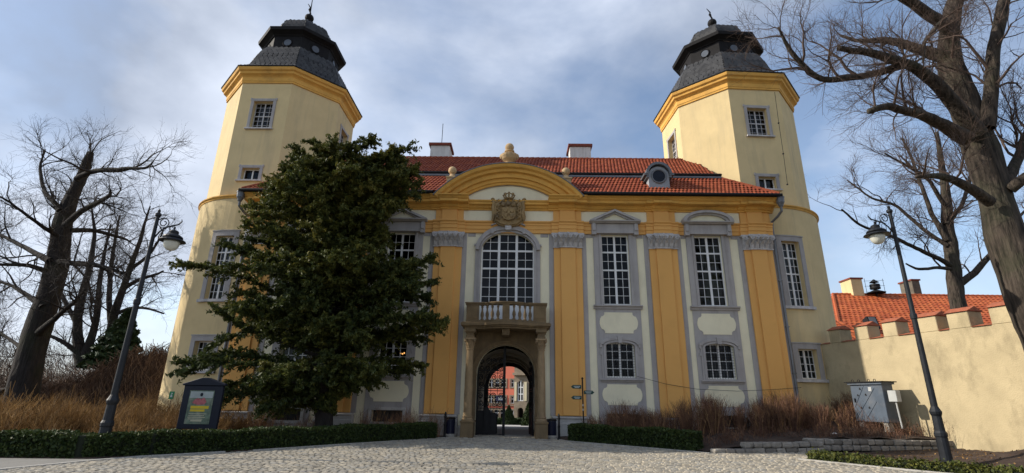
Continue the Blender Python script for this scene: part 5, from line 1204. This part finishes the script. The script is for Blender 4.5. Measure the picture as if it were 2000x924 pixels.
# ------------------------------------------------------------------ vegetation
def tubes(branches, sides=5):
    """branches: list of (points Nx3, radii N); returns vertex and quad arrays"""
    VV, FF, off = [], [], 0
    for P, R in branches:
        P = np.asarray(P, float); R = np.asarray(R, float)
        if R[-1] > .02: P = np.vstack([P, P[-1]+(P[-1]-P[-2])/(np.linalg.norm(P[-1]-P[-2])+1e-9)*R[-1]*.25]); R = np.r_[R, R[-1]*.04]
        n = len(P); s = sides if R[0] > .05 else (4 if R[0] > .02 else 3)
        if R[0] > .22: s = 12
        Tn = np.gradient(P, axis=0); Tn /= np.linalg.norm(Tn, axis=1)[:, None]+1e-9
        ref = np.array([.31, .52, .79]) if abs(Tn[0, 2]) < .9 else np.array([1., .2, 0])
        A = np.cross(Tn, ref); A /= np.linalg.norm(A, axis=1)[:, None]+1e-9; B = np.cross(Tn, A)
        an = np.arange(s)*2*PI/s
        rr = R[:, None, None]
        if s == 12: rr = rr*(1+.05*np.sin(an*3+.8)[None, :, None]+.045*np.sin(an*5+P[:, 2:3]*.9)[:, :, None]+.03*np.sin(an*2+P[:, 2:3]*2.1)[:, :, None])
        V = P[:, None, :]+(A[:, None, :]*np.cos(an)[None, :, None]+B[:, None, :]*np.sin(an)[None, :, None])*rr
        VV.append(V.reshape(-1, 3)); i = np.arange(s); j = (i+1) % s
        for k in range(n-1): FF.append(np.stack([off+k*s+i, off+k*s+j, off+(k+1)*s+j, off+(k+1)*s+i], 1))
        off += n*s
    return np.concatenate(VV), np.concatenate(FF)
def resample(P, R, step):
    P = np.asarray(P, float); R = np.asarray(R, float); d = np.r_[0, np.cumsum(np.linalg.norm(np.diff(P, axis=0), axis=1))]; n = max(3, int(d[-1]/step)+1); t = np.linspace(0, d[-1], n)
    # smooth interpolation
    Q = np.stack([np.interp(t, d, P[:, k]) for k in range(3)], 1)
    for _ in range(2): Q[1:-1] = (Q[:-2]+2*Q[1:-1]+Q[2:])/4
    return Q, np.interp(t, d, R)
def sprout(P, R, level, out, dens, lens, rmin, upb, lvl_max, wob=.16, start=.15, ang=(.5, 1.1)):
    """grow side branches along a limb, recursively"""
    d = np.linalg.norm(np.diff(P, axis=0), axis=1).sum(); n = rng.poisson(max(.5, d*dens[level]))
    N = len(P)
    for _ in range(n):
        u = start+(1-start)*rng.random(); k = min(N-2, int(u*(N-1))); p = P[k]+(P[k+1]-P[k])*rng.random(); t = P[k+1]-P[k]; t = t/(np.linalg.norm(t)+1e-9)
        q = rng.normal(size=3); q -= t*(q@t); q /= np.linalg.norm(q)+1e-9; a = rng.uniform(*ang)
        v = t*math.cos(a)+q*math.sin(a); v[2] += upb; v /= np.linalg.norm(v)
        L = lens[level]*rng.uniform(.5, 1.25)*(1-.35*u); r = max(rmin, min(R[k]*.55, L*.020+.003)); m = 6 if level < lvl_max else 4
        pts = [p]
        for i in range(m):
            v = v+rng.normal(0, wob, 3); v[2] += upb*.18; v /= np.linalg.norm(v); pts.append(pts[-1]+v*L/m)
        pts = np.array(pts); rr = np.linspace(r, rmin*.7, m+1); out.append((pts, rr, level))
        if level < lvl_max: sprout(pts, rr, level+1, out, dens, lens, rmin, upb, lvl_max, wob, .12, ang)
def px_limb(pts, Y, dY=0.0, rmul=1.0):
    """limb traced as (x, y, width) in the photograph, standing in the plane Y and leaning by dY"""
    P, R = [], []; n = len(pts)
    for i, (x, y, w) in enumerate(pts):
        yy = Y+dY*i/max(1, n-1); p = PY(x, y, yy); depth = (np.array(p)-CAM)@fw; P.append(tuple(p)); R.append(w/2*depth/F_PX*rmul/np.linalg.norm(ray(x, y))**.9)
    return np.array(P), np.array(R)
def bare_tree(label, limbs, Y, barkm, twigm, dens, lens, rmin, upb, lvl=2, group=None, name='bare_tree', base=None, wob=.16, step=.25, fine_n=(2.0, 1.6), fine_l=(.5, .26)):
    L = [resample(*px_limb(p, Y+o, dY, 1.0 if i == 0 else .97), step) for i, (p, o, dY) in enumerate(limbs)]
    for P, R in L:
        P[1:] += np.cumsum(rng.normal(0, .012, P[1:].shape), axis=0)
    b0 = base if base is not None else tuple(L[0][0][0]); t = thing(name, label, 'tree', b0, 0, group)
    V, Fq = tubes([(P, R) for P, R in L], 8); o = cloud('trunk', V, Fq, barkm, t); o.data.polygons.foreach_set('use_smooth', [True]*len(o.data.polygons))
    out = []
    for i, (P, R) in enumerate(L): sprout(P, R, 0, out, dens, lens, rmin, upb, lvl, wob, .42 if i == 0 else .10)
    V, Fq = tubes([(a, b) for a, b, c in out], 4)
    last = [(a, b) for a, b, c in out if c == lvl]
    A = np.concatenate([a[:-1] for a, b in last]); B_ = np.concatenate([a[1:] for a, b in last])
    fine(V, Fq, A, B_, fine_n, fine_l, rmin*.8, upb, twigm, t)
    return t
def fine(V, Fq, A, B_, nper, ln, r, upb, m, t):
    """two last orders of twigs, all at once"""
    VS, FS, off = [V], [Fq], len(V)
    for order in range(2):
        k = rng.integers(0, len(A), int(len(A)*nper[order])); u = rng.random(len(k))[:, None]; p = A[k]*(1-u)+B_[k]*u; tn = B_[k]-A[k]; tn /= np.linalg.norm(tn, axis=1)[:, None]+1e-9
        q = rng.normal(size=p.shape); q -= tn*np.sum(q*tn, axis=1)[:, None]; q /= np.linalg.norm(q, axis=1)[:, None]
        d = tn*.75+q*.7; d[:, 2] += upb; d /= np.linalg.norm(d, axis=1)[:, None]; L = (ln[order]*rng.uniform(.45, 1.3, len(k)))[:, None]
        mid = p+d*L*.5+rng.normal(0, .05, p.shape)*L; tip = mid+(d+rng.normal(0, .25, p.shape))*L*.5
        x = np.cross(d, q); rr = r*(1-.25*order); ring = []
        for c, f_ in ((p, 1.0), (mid, .8), (tip, .45)):
            for a in range(3): ring.append(c+(q*math.cos(a*2.094)+x*math.sin(a*2.094))*rr*f_)
        W = np.stack(ring, 1).reshape(-1, 3); i = np.arange(len(k))*9+off
        for l in (0, 3):
            for a in range(3): b_ = (a+1) % 3; FS.append(np.stack([i+l+a, i+l+b_, i+l+3+b_, i+l+3+a], 1))
        VS.append(W); off += len(W); A, B_ = p, tip
    cloud('crown', np.concatenate(VS), np.concatenate(FS), m, t)

# big tree on the right, in front of the wall
RY = -9.3
rl_ = [([(2140, 925, 200), (2126, 880, 140), (2096, 780, 116), (2060, 675, 112), (2028, 600, 104), (1985, 500, 92), (1947, 390, 72), (1922, 290, 74), (1890, 200, 66), (1868, 130, 56), (1862, 80, 46), (1870, 30, 40), (1888, -40, 36), (1905, -140, 30), (1915, -260, 20)], 0, .3),
       ([(1910, 262, 46), (1880, 225, 40), (1850, 190, 34), (1812, 148, 30), (1775, 125, 24), (1740, 112, 22), (1700, 102, 18), (1638, 92, 12)], -.2, -1.2),
       ([(1765, 126, 22), (1730, 138, 18), (1680, 150, 16), (1605, 158, 14), (1575, 135, 12), (1545, 104, 11), (1528, 75, 7), (1518, 50, 4)], -.6, -1.0),
       ([(1888, 270, 40), (1845, 245, 30), (1800, 224, 24), (1765, 214, 20), (1735, 208, 18), (1704, 220, 14)], -.3, -1.6),
       ([(1862, 118, 36), (1820, 104, 30), (1780, 90, 24), (1730, 74, 18), (1680, 80, 10), (1640, 66, 6)], .2, 1.0),
       ([(1864, 70, 34), (1838, 45, 30), (1795, 18, 26), (1750, -12, 22), (1690, -60, 14), (1640, -110, 8)], 0, -1.2),
       ([(1928, 250, 36), (1934, 200, 34), (1940, 150, 32), (1944, 90, 30), (1955, 30, 30), (1972, -30, 26), (1985, -120, 18)], -.2, -.8),
       ([(1934, 395, 30), (1905, 375, 26), (1870, 352, 22), (1838, 346, 18), (1815, 345, 13), (1788, 344, 8)], -.3, -1.0),
       ([(1965, 360, 30), (1985, 310, 26), (2008, 262, 24), (2050, 200, 20)], 0, .8),
       ([(1972, 370, 30), (2000, 345, 28), (2060, 320, 22), (2130, 260, 12)], -.2, -1.0),
       ([(1842, 40, 12), (1805, 80, 9), (1802, 120, 5)], -.6, -.6)]
bare_tree('huge bare tree with thick limbs at the right edge', rl_, RY, 'bark', 'twig', (1.9, 2.9), (2.5, 1.25), .0066, .20, 1, wob=.21, fine_n=(2.1, 1.4), fine_l=(.66, .34))
# second bare tree behind the battlemented wall
r2 = [([(1900, 690, 44), (1882, 630, 38), (1868, 580, 34), (1860, 520, 32), (1849, 450, 26), (1846, 380, 20), (1838, 320, 13), (1830, 262, 8)], 0, .5),
      ([(1866, 560, 20), (1900, 536, 17), (1922, 512, 14), (1942, 488, 12), (1975, 440, 8), (2010, 400, 5)], 0, -1), ([(1858, 520, 14), (1836, 506, 12), (1795, 486, 10), (1754, 468, 9), (1715, 452, 7), (1675, 440, 6), (1645, 410, 4)], 0, -2),
      ([(1850, 470, 14), (1820, 420, 11), (1800, 370, 9), (1780, 310, 6), (1760, 270, 4)], 0, 1), ([(1848, 440, 14), (1880, 400, 10), (1895, 350, 8), (1900, 300, 5)], 0, 1), ([(1845, 400, 11), (1815, 350, 8), (1770, 320, 6), (1730, 300, 4)], 0, -1.5), ([(1850, 480, 12), (1800, 445, 9), (1750, 400, 7), (1700, 385, 5), (1655, 350, 3)], 0, 1.5), ([(1860, 525, 10), (1830, 522, 8), (1795, 527, 7), (1770, 515, 4)], 0, -1)]
bare_tree('bare tree standing behind the battlemented wall', r2, 8.5, 'bark', 'twig', (1.5, 2.2), (3.2, 1.6), .009, .12, 1, wob=.22, base=tuple(PY(1900, 690, 8.5)), fine_n=(2.0, 1.4), fine_l=(.95, .5))
# leaning tree on the left
l1 = [([(18, 858, 118), (30, 838, 80), (42, 770, 70), (58, 690, 62), (78, 620, 56), (96, 560, 50), (108, 490, 46), (116, 430, 40), (132, 385, 30), (149, 349, 24), (162, 315, 20), (170, 298, 14)], 0, .3),
      ([(150, 350, 16), (176, 336, 13), (205, 332, 12), (250, 328, 9), (293, 325, 6), (302, 310, 3)], 0, -.8), ([(117, 412, 14), (95, 385, 11), (82, 365, 9), (76, 328, 7), (88, 290, 3)], 0, .5), ([(128, 440, 18), (155, 415, 14), (190, 398, 12), (218, 384, 9), (222, 372, 4)], 0, -1),
      ([(138, 450, 14), (165, 450, 12), (188, 450, 10), (215, 458, 9), (240, 464, 7), (256, 472, 3)], 0, .8), ([(116, 512, 16), (150, 515, 13), (180, 517, 12), (215, 525, 10), (248, 534, 7)], 0, -.6), ([(98, 510, 18), (70, 495, 14), (46, 482, 12), (10, 462, 9), (-40, 440, 6)], 0, .6), ([(92, 530, 14), (60, 518, 11), (20, 517, 9), (-50, 520, 6)], 0, -.8),
      ([(76, 650, 20), (100, 630, 15), (120, 612, 12), (145, 590, 9), (165, 566, 5)], 0, -.8), ([(84, 600, 16), (50, 575, 12), (20, 560, 9), (-30, 540, 5)], 0, 1), ([(112, 460, 12), (80, 440, 9), (40, 410, 7), (0, 385, 5)], 0, -1.2), ([(60, 690, 12), (30, 670, 9), (-10, 640, 6)], 0, .8)]
bare_tree('dark leaning tree with broken top at the left edge', [(p, o, dY*2.6) for p, o, dY in l1], 0.3, 'bark_dark', 'twig_dark', (1.9, 2.6), (2.9, 1.35), .008, .12, 1, wob=.24, fine_n=(1.9, 1.3), fine_l=(.8, .42), base=tuple(PY(18, 858, .3)))
l2 = [([(160, 715, 28), (152, 660, 22), (152, 620, 20), (162, 570, 17), (176, 520, 13), (184, 460, 8), (178, 410, 4)], 0, 0), ([(162, 705, 22), (180, 660, 18), (192, 610, 14), (196, 550, 11), (204, 490, 7), (215, 440, 4)], 0, .6), ([(154, 640, 14), (130, 600, 10), (110, 560, 8), (90, 520, 5)], 0, 1), ([(165, 700, 16), (140, 680, 12), (110, 660, 9), (70, 650, 5)], 0, -1)]
bare_tree('forked bare tree behind the creeper wall, beside the leaning tree', l2, 13, 'bark_dark', 'twig_dark', (1.2, 1.7), (3.4, 1.7), .011, .08, 1, fine_n=(1.8, 1.2), fine_l=(.95, .5), wob=.2, base=tuple(PY(160, 715, 13)), step=.4)
l3 = [([(208, 715, 26), (214, 660, 20), (222, 610, 18), (240, 565, 15), (256, 520, 12), (272, 480, 9), (284, 440, 6), (296, 405, 3)], 0, 0), ([(218, 640, 14), (212, 580, 12), (214, 530, 10), (222, 470, 7), (232, 420, 4)], 0, .8), ([(240, 565, 11), (270, 545, 9), (300, 538, 7), (318, 528, 4)], 0, -1), ([(225, 615, 10), (255, 600, 8), (285, 602, 6), (320, 612, 4)], 0, -1), ([(250, 530, 9), (290, 500, 7), (310, 470, 5), (318, 450, 3)], 0, 1)]
bare_tree('spreading bare tree behind the lamp post, left of the tower', l3, 15, 'bark_dark', 'twig_dark', (1.2, 1.7), (3.4, 1.7), .011, .08, 1, fine_n=(1.8, 1.2), fine_l=(.95, .5), wob=.2, base=tuple(PY(208, 715, 15)), step=.4)
# fir between them
pf = PY(222, 700, 12.0); FT = thing('fir_tree', 'small dark fir tree left of the tower', 'tree', (pf.x, 12, pf.z-1)); n = 9000; u = rng.random(n)**.8; H = PY(236, 596, 12).z-pf.z; lay = .75+.35*np.abs(np.sin(u*22)); a = rng.random(n)*2*PI; r = 1.9*(1-u)**.8*lay*np.sqrt(rng.random(n)); P = np.stack([pf.x+.3*u+r*np.cos(a), 12+r*np.sin(a), pf.z-.4+u*H-.2*r], 1)
V, Fq, tn = leafquads(P, .26); cloud('crown', V, Fq, 'fir_leaf', FT); quick('trunk', 'bark_dark', FT, lambda b: b.tube([(pf.x, 12, pf.z-1.5), (pf.x+.3, 12, pf.z+H*.95)], [.16, .03], 7))
# far wood: a mass of bare crowns
n = 60000; yy = rng.uniform(26, 75, n); px_ = rng.uniform(-420, 330, n); 
P = np.array([tuple(PY(x, 700, y)) for x, y in zip(px_, yy)]); hh = (9.0+2.2*np.sin(P[:, 0]*.21)+1.6*np.sin(P[:, 0]*.57+1)+.9*np.sin(P[:, 0]*1.3))*(.62+.38*np.clip((330-px_)/300, 0, 1.3))*yy/55; P[:, 2] = -2.5+hh*rng.random(n)**.7
d = rng.normal(size=(n, 3)); d[:, 2] = np.abs(d[:, 2])+.3; d /= np.linalg.norm(d, axis=1)[:, None]; L = rng.uniform(.7, 2.2, n)[:, None]; w = np.stack([np.full(n, .03), np.zeros(n), np.full(n, .015)], 1)
V = np.stack([P-w, P+w, P+d*L], 1).reshape(-1, 3); cloud('far_wood', V, np.arange(3*n).reshape(n, 3), 'vine', None, np.repeat(rng.random(n)*.7, 3), kind='stuff', label='brown mass of bare woodland far behind the left wall', cat='woodland')

# yew before the gatehouse
YB = PY(632, 845, -3.7); YT = thing('yew_tree', 'large dark evergreen yew in front of the gatehouse', 'tree', (YB.x, -3.7, .05))
YC = -3.7
prof_px = [(283, 645, 685), (300, 612, 775), (320, 562, 800), (350, 530, 822), (385, 520, 838), (430, 470, 800), (480, 455, 785), (540, 452, 800), (565, 440, 840), (600, 392, 858), (640, 395, 886), (680, 405, 858), (712, 376, 825), (750, 430, 720), (790, 480, 600), (805, 520, 570)]
zs_ = [PY(632, y, YC).z for y, a, c in prof_px][::-1]; xl_ = [PY(a, y, YC).x for y, a, c in prof_px][::-1]; xr_ = [PY(c, y, YC).x for y, a, c in prof_px][::-1]
trk = resample([tuple(PY(632, 848, YC)), tuple(PY(634, 760, YC)), tuple(PY(640, 650, YC)), tuple(PY(648, 500, YC)), tuple(PY(655, 380, YC)), tuple(PY(662, 292, YC))], [.36, .30, .26, .18, .10, .03], .3)
trk[0][0][2] = 0.0
br = [trk]; CP, CT_, CS = [], [], []
nl = 290; SP, SD, SL, ST = [], [], [], []
for k in range(nl):
    zt0 = 1.15+(11.75-1.15)*((k+rng.random())/nl)**.95; az = k*2.399+rng.normal(0, .35); dv = np.array([math.cos(az), math.sin(az), 0])
    rise = rng.uniform(.05, .55)*min(1, (12.4-zt0)/3.5) if zt0 > 3.0 else rng.uniform(-.20, .06)
    c = np.array([np.interp(zt0, trk[0][:, 2], trk[0][:, 0]), YC, zt0]); ze = zt0+.5*rise
    ext = (np.interp(ze, zs_, xr_)-c[0]) if dv[0] > 0 else c[0]-np.interp(ze, zs_, xl_); ext = max(.25, ext)
    dep = min(3.0, .75*ext+.3) if dv[1] > 0 else min(2.5, .60*ext+.35)
    Ln = 1/math.sqrt((dv[0]/ext)**2+(dv[1]/dep)**2)*(rng.uniform(.55, 1.02) if abs(dv[0]) < .8 else rng.uniform(.78, 1.06))*(1.10 if zt0 < 6 else .96)
    m = max(4, int(Ln/.28)); pts = [c]; v = dv.copy(); v[2] = rise+.10
    for i in range(m):
        v = v+rng.normal(0, .06, 3); v[2] += -.03*(1 if i > m*.45 else -.2); v /= np.linalg.norm(v); pts.append(pts[-1]+v*Ln/m)
    pts = np.array(pts); br.append((pts, np.linspace(.026+.011*Ln, .007, m+1))); light = rng.random()
    for i in range(1, m+1):
        u = i/m
        if u < .18: continue
        tv_ = pts[i]-pts[i-1]; tv_ /= np.linalg.norm(tv_); sd = np.array([-tv_[1], tv_[0], 0])
        for _ in range(4 if u < .75 else 6):
            sg = rng.choice((-1, 1)); d = tv_*rng.uniform(.35, 1.0)+sd*sg*rng.uniform(.2, 1.0)+np.array([0, 0, rng.normal(.10, .42)]); d /= np.linalg.norm(d)
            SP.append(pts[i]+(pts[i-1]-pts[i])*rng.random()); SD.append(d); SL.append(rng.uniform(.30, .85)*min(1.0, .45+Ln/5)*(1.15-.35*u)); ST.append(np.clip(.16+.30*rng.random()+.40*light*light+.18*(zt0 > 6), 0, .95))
SP, SD, SL, ST = map(np.array, (SP, SD, SL, ST)); npl = 46; idx = np.repeat(np.arange(len(SP)), npl); u = rng.random(len(idx))
P = SP[idx]+SD[idx]*(SL[idx]*u)[:, None]+rng.normal(0, .040, (len(idx), 3))*np.array([1, 1, .8]); P[:, 2] -= .35*(SL[idx]*u)**2
P[:, 1] = np.minimum(P[:, 1], -.42); P[:, 2] = np.maximum(P[:, 2], .75)
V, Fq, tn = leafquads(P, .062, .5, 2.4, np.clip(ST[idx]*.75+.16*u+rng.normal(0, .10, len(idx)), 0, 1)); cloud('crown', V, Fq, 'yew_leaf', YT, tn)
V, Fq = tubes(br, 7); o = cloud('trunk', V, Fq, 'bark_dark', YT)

# clipped hedges
def hedge(label, path, w, h, m, n_per, size, z0=0.03, wob=.02, tone=(.1, .9), name='hedge'):
    path = [Vector((p[0], p[1], 0)) for p in path]; t = thing(name, label, 'hedge', tuple(path[0])); pts = []; tn = []
    d = [0]
    for a, b_ in zip(path, path[1:]): d.append(d[-1]+(b_-a).length)
    n = int(d[-1]*(w+2*h)*n_per); S = rng.random(n)*d[-1]; F_ = rng.random(n)*(w+2*h)
    for s, f_ in zip(S, F_):
        k = 0
        while d[k+1] < s and k < len(path)-2: k += 1
        a, b_ = path[k], path[k+1]; u = (s-d[k])/(d[k+1]-d[k]); c = a.lerp(b_, u); tv_ = (b_-a).normalized(); nv = Vector((-tv_.y, tv_.x, 0))
        hh_ = h*(1+.05*math.sin(s*2.1)+.03*math.sin(s*5.3)); j = random.gauss(0, wob)
        if f_ < h: p = c+nv*(w/2+j); z = f_/h*hh_
        elif f_ < h+w: p = c+nv*(f_-h-w/2); z = hh_+j
        else: p = c-nv*(w/2+j); z = (f_-h-w)/h*hh_
        pts.append((p.x, p.y, z0+z)); tn.append(np.clip(random.gauss(.42, .22)+(.18 if abs(z-hh_) < .05 else 0), *tone))  # leaves along the top coloured lighter, sunlight put into the tone
    for e, sg in ((0, -1), (-1, 1)):
        tv_ = (path[1]-path[0]).normalized() if e == 0 else (path[-1]-path[-2]).normalized(); nv = Vector((-tv_.y, tv_.x, 0))
        for _ in range(int(w*h*n_per)): p = path[e]+nv*random.uniform(-w/2, w/2)+tv_*sg*random.gauss(0, wob); pts.append((p.x, p.y, z0+random.random()*h)); tn.append(.4)
    V, Fq, tt = leafquads(np.array(pts), size, .2, 1.5, np.array(tn)); cloud('foliage', V, Fq, m, t, tt)
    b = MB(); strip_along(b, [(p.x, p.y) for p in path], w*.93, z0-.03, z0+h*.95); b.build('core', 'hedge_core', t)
hedge('long dark clipped hedge left of the gate, in front of the yew', [(-3.0, -1.55), (-5.55, -4.6), (-7.75, -7.45), (-9.4, -9.3), (-10.6, -10.05), (-12.5, -10.12), (-30, -10.2)], .62, .55, 'hedge_leaf', 1500, .055)
hedge('short dark clipped hedge right of the gate', [(2.85, -1.75), (4.8, -3.55), (6.75, -5.4)], .62, .60, 'hedge_leaf', 1700, .055)
hedge('low yellowish box edging along the kerb on the right', [(9.35, -7.55), (9.75, -8.3), (10.95, -9.95), (13.8, -12.9), (15.5, -16)], .34, .17, 'box_leaf', 1800, .05, .03, .05)

# bare shrubs and dry grass
def stems(name, centres, per, hgt, spread, m, label, cat, tone, lean=0.0, w=.007, zf=None, wig=.06, side=5):
    C_ = np.repeat(np.array(centres), per, axis=0); n = len(C_); a = rng.random(n)*2*PI; r = rng.random(n)
    base = C_[:, :3].copy(); base[:, 0] += .22*r*np.cos(a)*spread*2; base[:, 1] += .22*r*np.sin(a)*spread*2
    H_ = C_[:, 3]*rng.uniform(.45, 1.1, n); dx = np.cos(a)*spread*r*H_+lean*H_; dy = np.sin(a)*spread*r*H_
    P = [base]; K = 4
    for k in range(1, K+1):
        u = k/K; P.append(base+np.stack([dx*u**1.4, dy*u**1.4, H_*u*(1-.12*r*u)], 1)+rng.normal(0, wig, (n, 3))*u*np.array([1, 1, .4]))
    t0 = np.clip(rng.normal(*tone, n), 0, 1); V, Fx = [], []; wa = rng.random(n)*2*PI; wv = np.stack([np.cos(wa), np.sin(wa), np.zeros(n)], 1)
    off = 0
    for k in range(K+1):
        ww = w*(1-.7*k/K); V.append(P[k]-wv*ww); V.append(P[k]+wv*ww)
    V = np.stack(V, 1).reshape(-1, 3); i = np.arange(n)*(2*K+2); Fx = np.concatenate([np.stack([i+2*k, i+2*k+1, i+2*k+3, i+2*k+2], 1) for k in range(K)]); TN = np.repeat(t0, 2*K+2)
    # side twigs
    VS, ts = [], []
    for rep in range(side):
        k = rng.integers(1, K, n); pk = np.stack(P, 1)[np.arange(n), k]; dd = rng.normal(size=(n, 3)); dd[:, 2] = np.abs(dd[:, 2])+.5; dd /= np.linalg.norm(dd, axis=1)[:, None]; e = pk+dd*(H_*rng.uniform(.12, .30, n))[:, None]
        VS.append(np.stack([pk-wv*w*.6, pk+wv*w*.6, e+wv*w*.25, e-wv*w*.25], 1).reshape(-1, 3)); ts.append(np.repeat(t0, 4))
    VS = np.concatenate(VS); q = np.arange(len(VS)).reshape(-1, 4)+len(V)
    return cloud(name, np.concatenate([V, VS]), np.concatenate([Fx, q]), m, None, np.concatenate([TN]+ts), kind='stuff', label=label, cat=cat)
cs = []
for k in range(150):
    x = rng.uniform(3.6, 15.6); y = rng.uniform(-2.6, -.55)-(.55 if x < 5 else 0)*0+(.6 if x > 13 else 0); yf = lerp(YF, x)+.5
    y = max(y, yf); cs.append((x, y, bed_z(x, y)-.02, 1.30+.22*math.sin(x*1.7)+(.0 if x < 12.5 else -.25)+(-.35 if x < 4.6 else 0)))
stems('bare_shrubs', cs, 40, 1, .36, 'bare_twig', 'tangle of bare reddish shrubs along the foot of the facade', 'shrubs', (.40, .28), w=.0095, wig=.03, side=4)
cs = []
for k in range(70):
    x = rng.uniform(7.2, 17.2); yf = lerp(YF, x); y = rng.uniform(yf+.35, yf+2.4); cs.append((x, y, bed_z(x, y)-.02, rng.uniform(.2, .5)+(.25 if x > 12 else 0)))
stems('low_dry_twigs', cs, 20, 1, .9, 'bare_twig', 'low sprawling dry twigs covering the bed behind the stone edging', 'shrubs', (.30, .25), w=.007, wig=.07)
cs = []
for k in range(26): x = rng.uniform(-6.4, -2.7); y = rng.uniform(-1.6, -.5); cs.append((x, y, .04, rng.uniform(.6, 1.25)))
for k in range(20): x = rng.uniform(-11.3, -7.6); y = rng.uniform(-2.6, -.6); cs.append((x, y, .04, rng.uniform(.4, 1.1)))
stems('thin_bare_shrubs', cs, 26, 1, .45, 'bare_twig', 'thin bare shrubs behind the left hedge below the yew', 'shrubs', (.55, .25), w=.007)
cs = []
for k in range(720):
    x = rng.uniform(-32, -9.6); y = rng.uniform(-9.3, 4.5)
    if x > -10.6 and y > -4: continue
    if (x+14.2)**2+(y-4.6)**2 < 17.5: continue
    cs.append((x, y, .03, rng.uniform(.3, 1.0)*rng.choice((.8, 1.0, 1.45))+.45*math.exp(-((x+14.5)/2.5)**2)))
stems('dry_grass', cs, 64, 1, .55, 'dry_grass', 'orange-brown dry grass and stalks behind the left hedge', 'grass', (.48, .28), w=.012, wig=.11)
cs = [(x, y, bed_z(x, y), rng.uniform(.5, 1.0)) for x, y in ((15.9, -3.2), (16.1, -3.7), (15.7, -2.9), (16.2, -4.1))]
stems('wall_twigs', cs, 14, 1, .45, 'bare_twig', 'few thin twigs at the foot of the battlemented wall', 'shrubs', (.5, .2), w=.006)
n = 2600; x = rng.uniform(9.5, 22, n); y = rng.uniform(-12, -3.2, n); ok = np.array([lerp(KL, b_)+.4 < a and b_ < lerp(YF, a)-.2 for a, b_ in zip(x, y)]); x, y = x[ok], y[ok]; P = np.stack([x, y, np.array([low_z(a, b_) for a, b_ in zip(x, y)])+.012], 1)
V, Fq, tn = leafquads(P, .045, 3.0, 1.4, rng.random(len(P))); cloud('fallen_leaves', V, Fq, 'dry_grass', None, tn, kind='stuff', label='fallen leaves scattered on the bare soil', cat='leaves')
